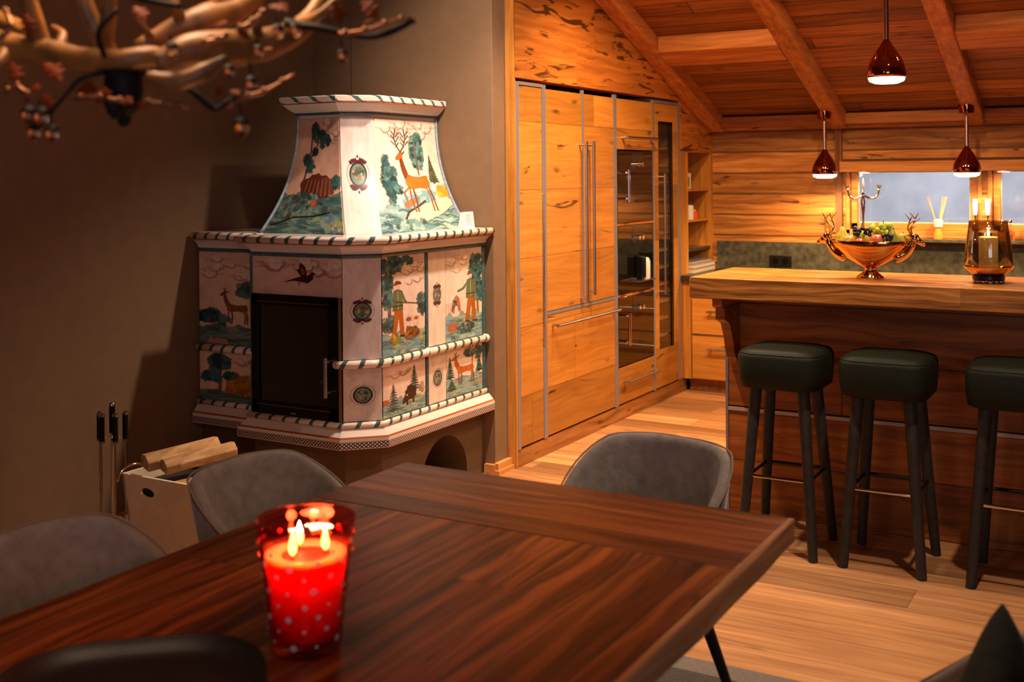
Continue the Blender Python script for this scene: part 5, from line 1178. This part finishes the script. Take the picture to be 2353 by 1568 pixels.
fruit('apple', bxp - .002, byp - .01, zf + .01, .028, '#b8b23a', 'green-yellow apple in the middle of the fruit bowl behind the red one', 'apple')
fruit('apple', bxp + .040, byp - .055, zf + .006, .032, '#cf5a3c', 'large red and yellow apple at the front centre of the fruit bowl', 'apple')
fruit('apple', bxp - .05, byp + .035, zf + .02, .030, '#a8b430', 'green apple at the back left of the fruit bowl', 'apple')
fruit('pear', bxp + .098, byp - .035, zf + .008, .027, '#8a8a2c', 'olive green pear standing right of centre in the fruit bowl', 'pear', 'pear')
fruit('apple', bxp + .128, byp + .01, zf + .014, .026, '#c8a838', 'yellow apple at the right end of the fruit bowl', 'apple')
fruit('apple', bxp + .06, byp + .035, zf + .018, .03, '#c8cc4c', 'pale green apple at the back right of the fruit bowl', 'apple')
def grapes(x, y, z, col, label, n, r=.0085, sp=.028, seed=1, dz=.03):
    t_ = thing('grape_bunch', label, 'grapes', (x, y, z)); rs = random.Random(seed); mm = plain('grape_skin', col, .25, coat=.3); 
    for k in range(n):
        a = rs.uniform(0, 6.28); q = rs.uniform(0, sp); bm = ball(new(), (x + q * math.cos(a) * 1.3, y + q * math.sin(a), z + rs.uniform(0, dz)), r, 10); obj('grape', bm, mm, t_, smooth=True)
    obj('stem', tube(new(), [(x, y, z + dz * .3), (x + .008, y, z + dz + .02)], .0016, 6), m_leg, t_)
grapes(bxp - .035, byp - .02, zf + .03, '#241420', 'bunch of black grapes on top of the fruit bowl, left of centre', 26, seed=2, sp=.034)
grapes(bxp + .045, byp + .01, zf + .040, '#c6d048', 'bunch of green-yellow grapes heaped at the top right of the fruit bowl', 28, .011, .036, 3)
grapes(bxp + .080, byp - .055, zf + .005, '#1c2a18', 'small bunch of dark grapes hanging at the front right of the fruit bowl', 14, .0085, .02, 4)

# ------------------------------------------------------------------ smoked glass lantern with pillar candle
lx, ly = -.595, 4.80
t = thing('glass_lantern', 'smoked glass hurricane lantern on a copper and chrome foot, right end of the bar', 'lantern', (lx, ly, z0))
m_smoke = thin('smoked_glass', (.74, .68, .56), .12)
prof = [(.060, .048), (.085, .062), (.090, .075), (.086, .13), (.077, .20), (.071, .245), (.069, .245), (.075, .20), (.084, .13), (.087, .075), (.083, .065), (.058, .052)]
obj('glass_shade', lathe(new(), prof, (lx, ly, z0), 40, caps=False), m_smoke, t, smooth=True)
obj('copper_dish', lathe(new(), [(.050, .028), (.062, .036), (.090, .058), (.092, .066), (.088, .064), (.06, .046), (0, .044)], (lx, ly, z0), 36), m_gold, t, smooth='auto')
obj('foot_ring', lathe(new(), [(.056, .012), (.060, .016), (.060, .030), (.05, .034)], (lx, ly, z0), 32), m_black, t, smooth='auto')
bm = new()
for k in range(14): a = 2 * PI * k / 14; ball(bm, (lx + .052 * math.cos(a), ly + .052 * math.sin(a), z0 + .0075), .0075, 10)
obj('chrome_beads', bm, m_chrome, t, smooth=True)
q = thing('pillar_candle', 'lit ivory pillar candle inside the smoked glass lantern', 'candle', (lx, ly, z0 + .0445))
obj('wax', lathe(new(), [(0, 0), (.036, 0), (.036, .135), (.030, .138), (0, .134)], (lx, ly, z0 + .0445), 28), m_wax, q, smooth='auto')
obj('flame', lathe(new(), [(0, 0), (.005, .006), (.0055, .013), (.0025, .025), (0, .032)], (lx, ly, z0 + .0445 + .138), 12), m_flame, q, smooth=True)
point('lantern_light', (lx, ly, z0 + .0445 + .178), 1.0, .008, (1, .62, .3))

# ------------------------------------------------------------------ sill objects
def sillz(): return 1.0665
cxp = at(1984, 520, Y=7.985); X0 = cxp.x
t = thing('candelabra', 'slender silver candelabra with curved arms on the window sill behind the fruit bowl', 'candelabra', (X0, 7.985, sillz()))
obj('foot', lathe(new(), [(.034, 0), (.033, .006), (.012, .018), (.007, .03)], (X0, 7.985, sillz()), 24), m_chrome, t, smooth='auto')
obj('stem', lathe(new(), [(.008, .03), (.013, .05), (.008, .07), (.009, .15), (.014, .19), (.018, .25), (.009, .29), (.014, .30), (.007, .31), (.006, .335)], (X0, 7.985, sillz()), 16), m_chrome, t, smooth='auto')
for sg in (-1, 1):
    pts = smooth_path([(X0, 7.985, sillz() + .295), (X0 + sg * .05, 7.985, sillz() + .272), (X0 + sg * .09, 7.985, sillz() + .285), (X0 + sg * .108, 7.985, sillz() + .34)], 6)
    ar = obj('arm', tube(new(), pts, .0085, 8), m_chrome, t, smooth=True); obj('candle_cup', lathe(new(), [(.006, 0), (.015, .008), (.019, .026), (.017, .026), (0, .012)], (X0 + sg * .108, 7.985, sillz() + .338), 14), m_chrome, ar, smooth='auto')
obj('candle_cup', lathe(new(), [(.004, 0), (.010, .02), (.006, .05), (.001, .08)], (X0, 7.985, sillz() + .333), 14), plain('pink_glass', '#d8a090', .1), t, smooth='auto')
X1 = at(2156, 520, Y=7.985).x
t = thing('reed_diffuser', 'white-capped reed diffuser with fanned sticks on the window sill', 'diffuser', (X1, 7.985, sillz()))
obj('bottle', lathe(new(), [(.028, 0), (.030, .006), (.028, .04), (.018, .07), (.016, .085)], (X1, 7.985, sillz()), 20, caps=True), plain('amber_scent', '#c89040', .1), t, smooth='auto')
obj('white_cap', lathe(new(), [(.027, .082), (.029, .09), (.031, .125), (.02, .135)], (X1, 7.985, sillz()), 20), m_whitem, t, smooth='auto')
for dx_, dy_ in ((-.075, .01), (-.06, -.01), (.03, .0), (.04, .02), (.048, -.015), (.055, .01)):
    obj('reed', tube(new(), [(X1, 7.985, sillz() + .06), (X1 + dx_, 7.985 + dy_, sillz() + .285)], .003, 6), plain('reed', '#e0b888', .7), t)
for px, lb in ((2241, 'left of the two tall lit white candles on the sill between the windows'), (2270, 'right of the two tall lit white candles on the sill between the windows')):
    X2 = at(px, 500, Y=7.985).x; t = thing('tall_candle', lb, 'candle', (X2, 7.985, sillz()), 'tall candles between the windows')
    obj('holder', lathe(new(), [(.020, 0), (.018, .006), (.005, .015), (.005, .14), (.010, .155), (.010, .165)], (X2, 7.985, sillz()), 16), m_chrome, t, smooth='auto')
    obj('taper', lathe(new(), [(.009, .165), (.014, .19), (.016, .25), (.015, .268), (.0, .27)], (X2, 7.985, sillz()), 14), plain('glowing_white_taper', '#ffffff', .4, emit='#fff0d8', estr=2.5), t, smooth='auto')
for px, h, lb in ((2303, .10, 'clear glass decanter with stopper on the sill beside the tall candles'), (2322, .12, 'taller clear glass decanter with round stopper on the sill, rightmost')):
    X2 = at(px, 520, Y=7.98).x; t = thing('glass_decanter', lb, 'decanter', (X2, 7.98, sillz()))
    obj('bottle', lathe(new(), [(.024, 0), (.027, .008), (.027, h * .45), (.010, h * .62), (.009, h * .9)], (X2, 7.98, sillz()), 18), glass('clear_glass', '#fff2e0', .02, 1.4), t, smooth='auto')
    obj('stopper', ball(new(), (X2, 7.98, sillz() + h + .006), .013, 12), m_chrome, t, smooth=True)

# ------------------------------------------------------------------ antler chandelier (near the camera, above the table)
ch = thing('antler_chandelier', 'rustic antler chandelier with oak leaves and glass acorns above the dining table', 'chandelier', (-1.28, 1.12, 1.63))
m_ant = plain('antler_bone', '#94602e', .45, noise=.6, nscale=22, bump=.3)
m_antd = plain('dark_iron_branch', '#1c1412', .6, spec=.2, noise=.3, nscale=40)
m_leaf = plain('rusty_leaf', '#7a2c06', .6, spec=.15, noise=.3, nscale=30)
m_bran = plain('bronze_branch', '#9c6238', .35, .5, noise=.3, nscale=40)
def px3(pts): return [at(x, y, D=d) for x, y, d in pts]
def beam(name, pts, rad, mat, tines=(), label=None):
    P = smooth_path(px3(pts), 6); bm = new(); R = lerpl([r_ / FPX * 1.6 for r_ in rad], len(P)); tube(bm, P, R, 10, flat=.9)
    for v in bm.verts: v.co += Vector((math.sin(v.co.x * 90 + v.co.z * 50), math.sin(v.co.y * 80), math.cos(v.co.x * 70))) * .0012
    for tp, tr in tines:
        Q_ = smooth_path(px3(tp), 5); tube(bm, Q_, lerpl([r_ / FPX * 1.6 for r_ in tr], len(Q_)), 8)
    return obj(name, bm, mat, ch, smooth=True, label=label)
beam('antler', [(-60, 95, 1.62), (60, 110, 1.60), (170, 130, 1.58), (270, 140, 1.55), (350, 130, 1.56), (440, 160, 1.6)], [38, 34, 30, 28, 28, 22], m_ant,
     [([(95, 115, 1.6), (75, 40, 1.58), (50, -60, 1.55)], [26, 22, 14]), ([(130, 120, 1.6), (145, 80, 1.62), (120, 60, 1.63)], [16, 10, 5]), ([(20, 110, 1.6), (-10, 150, 1.56)], [20, 8])])
beam('antler', [(250, 140, 1.58), (235, 90, 1.57), (205, 30, 1.56), (180, -60, 1.55)], [24, 22, 20, 16], m_ant, [([(240, 95, 1.57), (248, 40, 1.55), (255, -50, 1.53)], [20, 18, 12])])
beam('antler', [(320, 110, 1.66), (400, 70, 1.68), (480, 40, 1.70), (560, 10, 1.72), (640, -60, 1.74)], [24, 34, 40, 34, 22], m_ant, [([(420, 60, 1.68), (400, 10, 1.66), (370, -50, 1.66)], [18, 14, 9]), ([(505, 30, 1.7), (500, -10, 1.7), (540, -60, 1.7)], [18, 14, 9]), ([(350, 95, 1.66), (335, 70, 1.64), (312, 40, 1.63)], [13, 9, 4])])
beam('antler', [(360, 150, 1.55), (430, 120, 1.57), (520, 110, 1.6), (610, 100, 1.63), (680, 70, 1.66), (730, 20, 1.68), (760, -50, 1.7)], [30, 44, 48, 44, 34, 24, 18], m_ant, [([(600, 100, 1.63), (590, 60, 1.6), (610, 20, 1.6)], [16, 12, 5]), ([(700, 50, 1.66), (740, 30, 1.63), (790, -20, 1.62)], [15, 12, 6])])
beam('antler', [(340, 180, 1.5), (410, 185, 1.5), (470, 165, 1.5), (520, 135, 1.5)], [16, 24, 22, 8], m_ant)
beam('antler', [(480, 150, 1.62), (560, 140, 1.63), (640, 110, 1.65)], [12, 16, 8], m_ant, [([(560, 140, 1.63), (600, 120, 1.6), (625, 112, 1.58)], [12, 9, 3])])
beam('antler', [(-40, 30, 1.75), (30, 60, 1.74), (90, 90, 1.72)], [30, 24, 16], m_ant)
# iron hub
bm = new()
for (zz, r_) in ((0, 0),): pass
hub = at(285, 200, D=1.56)
obj('hub', lathe(new(), [(.004, -.055), (.009, -.050), (.010, -.040), (.022, -.030), (.027, -.005), (.025, .02), (.014, .035), (.008, .05)], hub, 20), m_antd, ch, smooth='auto')
beam('iron_branch', [(330, 165, 1.54), (390, 180, 1.53), (440, 205, 1.52), (480, 240, 1.52), (497, 250, 1.52), (520, 235, 1.52), (560, 215, 1.53), (620, 200, 1.54), (680, 165, 1.55)], [7, 8, 8, 9, 8, 6, 5, 4, 2], m_antd)
beam('iron_branch', [(660, 55, 1.6), (720, 60, 1.58), (780, 75, 1.57), (850, 82, 1.56), (905, 72, 1.55), (952, 48, 1.55)], [14, 10, 9, 9, 8, 6], m_antd)
beam('iron_branch', [(245, 165, 1.55), (190, 180, 1.54), (160, 205, 1.54), (130, 240, 1.53), (110, 270, 1.53)], [8, 8, 6, 5, 3], m_antd)
beam('iron_branch', [(300, -10, 1.62), (350, 5, 1.62), (420, 12, 1.62)], [10, 8, 8], m_antd)
beam('iron_branch', [(270, 20, 1.5), (225, 70, 1.5), (240, 130, 1.52)], [6, 6, 6], m_antd)
beam('iron_branch', [(255, 225, 1.53), (262, 255, 1.53), (265, 272, 1.53)], [22, 18, 8], m_antd)
for pts in ([(520, 245, 1.52), (570, 222, 1.53), (620, 205, 1.53), (680, 170, 1.54)], [(330, 235, 1.5), (380, 240, 1.5), (430, 246, 1.5)], [(170, 225, 1.52), (230, 225, 1.5), (290, 235, 1.5)], [(10, 215, 1.5), (40, 200, 1.5), (70, 225, 1.5)], [(780, 78, 1.56), (840, 70, 1.55), (900, 50, 1.55), (945, 42, 1.55)], [(460, 100, 1.5), (500, 90, 1.5), (525, 80, 1.5)], [(545, 70, 1.5), (580, 50, 1.5), (610, 25, 1.5)], [(0, 90, 1.48), (25, 60, 1.48), (10, 20, 1.5)]):
    P = smooth_path(px3(pts), 4); bm = new(); tube(bm, P, .0035, 6)
    for i, q in enumerate(P):
        if i % 3 == 1: ball(bm, q + Vector((0, 0, .002)), .0045, 8)
    obj('budded_twig', bm, m_bran, ch, smooth=True)
def leaf(x, y, d, s_, ang, seed):
    c_ = at(x, y, D=d); bm = new(); rs = random.Random(seed); R = Matrix.Rotation(ang, 3, 'Y') @ Matrix.Rotation(rs.uniform(-.6, .6), 3, 'X'); L_ = []
    for k in range(28):
        u = k / 27; w_ = math.sin(PI * min(1, u * 1.02)) ** .7 * (.30 + .12 * math.sin(u * 22)); L_.append((u, w_))
    mid = [bm.verts.new(c_ + R @ Vector(((u - .5) * s_, 0, .1 * s_ * math.sin(u * 3)))) for u, w_ in L_]; up = [bm.verts.new(c_ + R @ Vector(((u - .5) * s_, w_ * s_ * .5, .12 * s_ * w_ + .1 * s_ * math.sin(u * 3) + w_ * s_ * .6))) for u, w_ in L_]; dn = [bm.verts.new(c_ + R @ Vector(((u - .5) * s_, -w_ * s_ * .5, .1 * s_ * math.sin(u * 3) - w_ * s_ * .6))) for u, w_ in L_]
    for i in range(27): bm.faces.new([mid[i], mid[i + 1], up[i + 1], up[i]]); bm.faces.new([dn[i], dn[i + 1], mid[i + 1], mid[i]])
    s_ *= 1; o = obj('oak_leaf', bm, m_leaf, ch, smooth=True); s2 = o.modifiers.new('t', 'SOLIDIFY'); s2.thickness = .001
for k, (x, y, s_, a) in enumerate([(850, 25, .050, .8), (840, 55, .035, -.4), (505, 205, .032, 2.2), (540, 215, .03, .4), (668, 180, .024, -.6), (200, 210, .055, .1), (240, 225, .045, -.3), (120, 170, .06, .7), (30, 170, .05, 1.2), (290, 235, .035, .2), (325, 245, .03, .5), (75, 210, .045, -.2), (60, 60, .045, 1.4), (320, 35, .045, .8), (500, 60, .05, -.2), (560, 80, .04, .6), (770, 30, .05, 1.3), (110, 240, .045, .9), (640, 20, .05, .3)]): leaf(x, y, 1.5 + .03 * (k % 3), s_ * .72, a, k)
m_crys = glass('acorn_glass', '#e8b890', .03, 1.5)
def acorn(x, y, d, top, s_=1):
    p = at(x, y, D=d); tp = at(x - 6, top, D=d); bm = new(); tube(bm, [tp, p + Vector((0, 0, .010 * s_))], .0016, 6)
    lathe(bm, [(.010 * s_, .004 * s_), (.0108 * s_, .008 * s_), (.006 * s_, .014 * s_), (0, .016 * s_)], p, 14); a_ = obj('acorn_cup', bm, m_antd, ch, smooth='auto')
    obj('acorn_nut', lathe(new(), [(0, -.014 * s_), (.004 * s_, -.012 * s_), (.009 * s_, -.004 * s_), (.0095 * s_, .004 * s_), (0, .005 * s_)], p, 14), m_crys if s_ > .5 else m_crys, a_, smooth=True)
for a_ in ((555, 293, 1.52, 235, 1), (578, 195, 1.54, 140, .85), (787, 130, 1.6, 80, .7), (640, 75, 1.52, 40, .8), (680, 72, 1.52, 40, .8), (395, 115, 1.5, 80, .8), (527, 165, 1.53, 130, .7), (78, 305, 1.52, 250, .8), (120, 308, 1.52, 250, .9), (95, 270, 1.52, 230, 1), (65, 265, 1.54, 225, .9), (595, 120, 1.55, 90, .7)): acorn(*a_)
# candle bulbs above the frame
m_bulb = plain('chandelier_bulb', '#ffffff', .5, emit='#ffc070', estr=20)
for k in range(6):
    a = k * PI / 3; x, y = -1.28 + .26 * math.cos(a), 1.15 + .26 * math.sin(a)
    c_ = obj('candle_sleeve', lathe(new(), [(.012, 0), (.012, .06)], (x, y, 1.89), 14), m_whitem, ch); obj('bulb', lathe(new(), [(.006, 0), (.014, .02), (.012, .04), (0, .06)], (x, y, 1.95), 12), m_bulb, c_, smooth=True)
    obj('arm', tube(new(), [(x, y, 1.89), (-1.28 + .16 * math.cos(a), 1.15 + .16 * math.sin(a), 1.86), (-1.28, 1.15, 1.88)], .008, 8), m_antd, ch, smooth=True)
obj('suspension_rod', tube(new(), [(-1.28, 1.15, 1.85), (-1.28, 1.15, zpl(1.65) - .02)], .006, 8), m_antd, ch)
point('chandelier_light', (-1.28, 1.15, 2.10), 26, .12, (1, .68, .42))
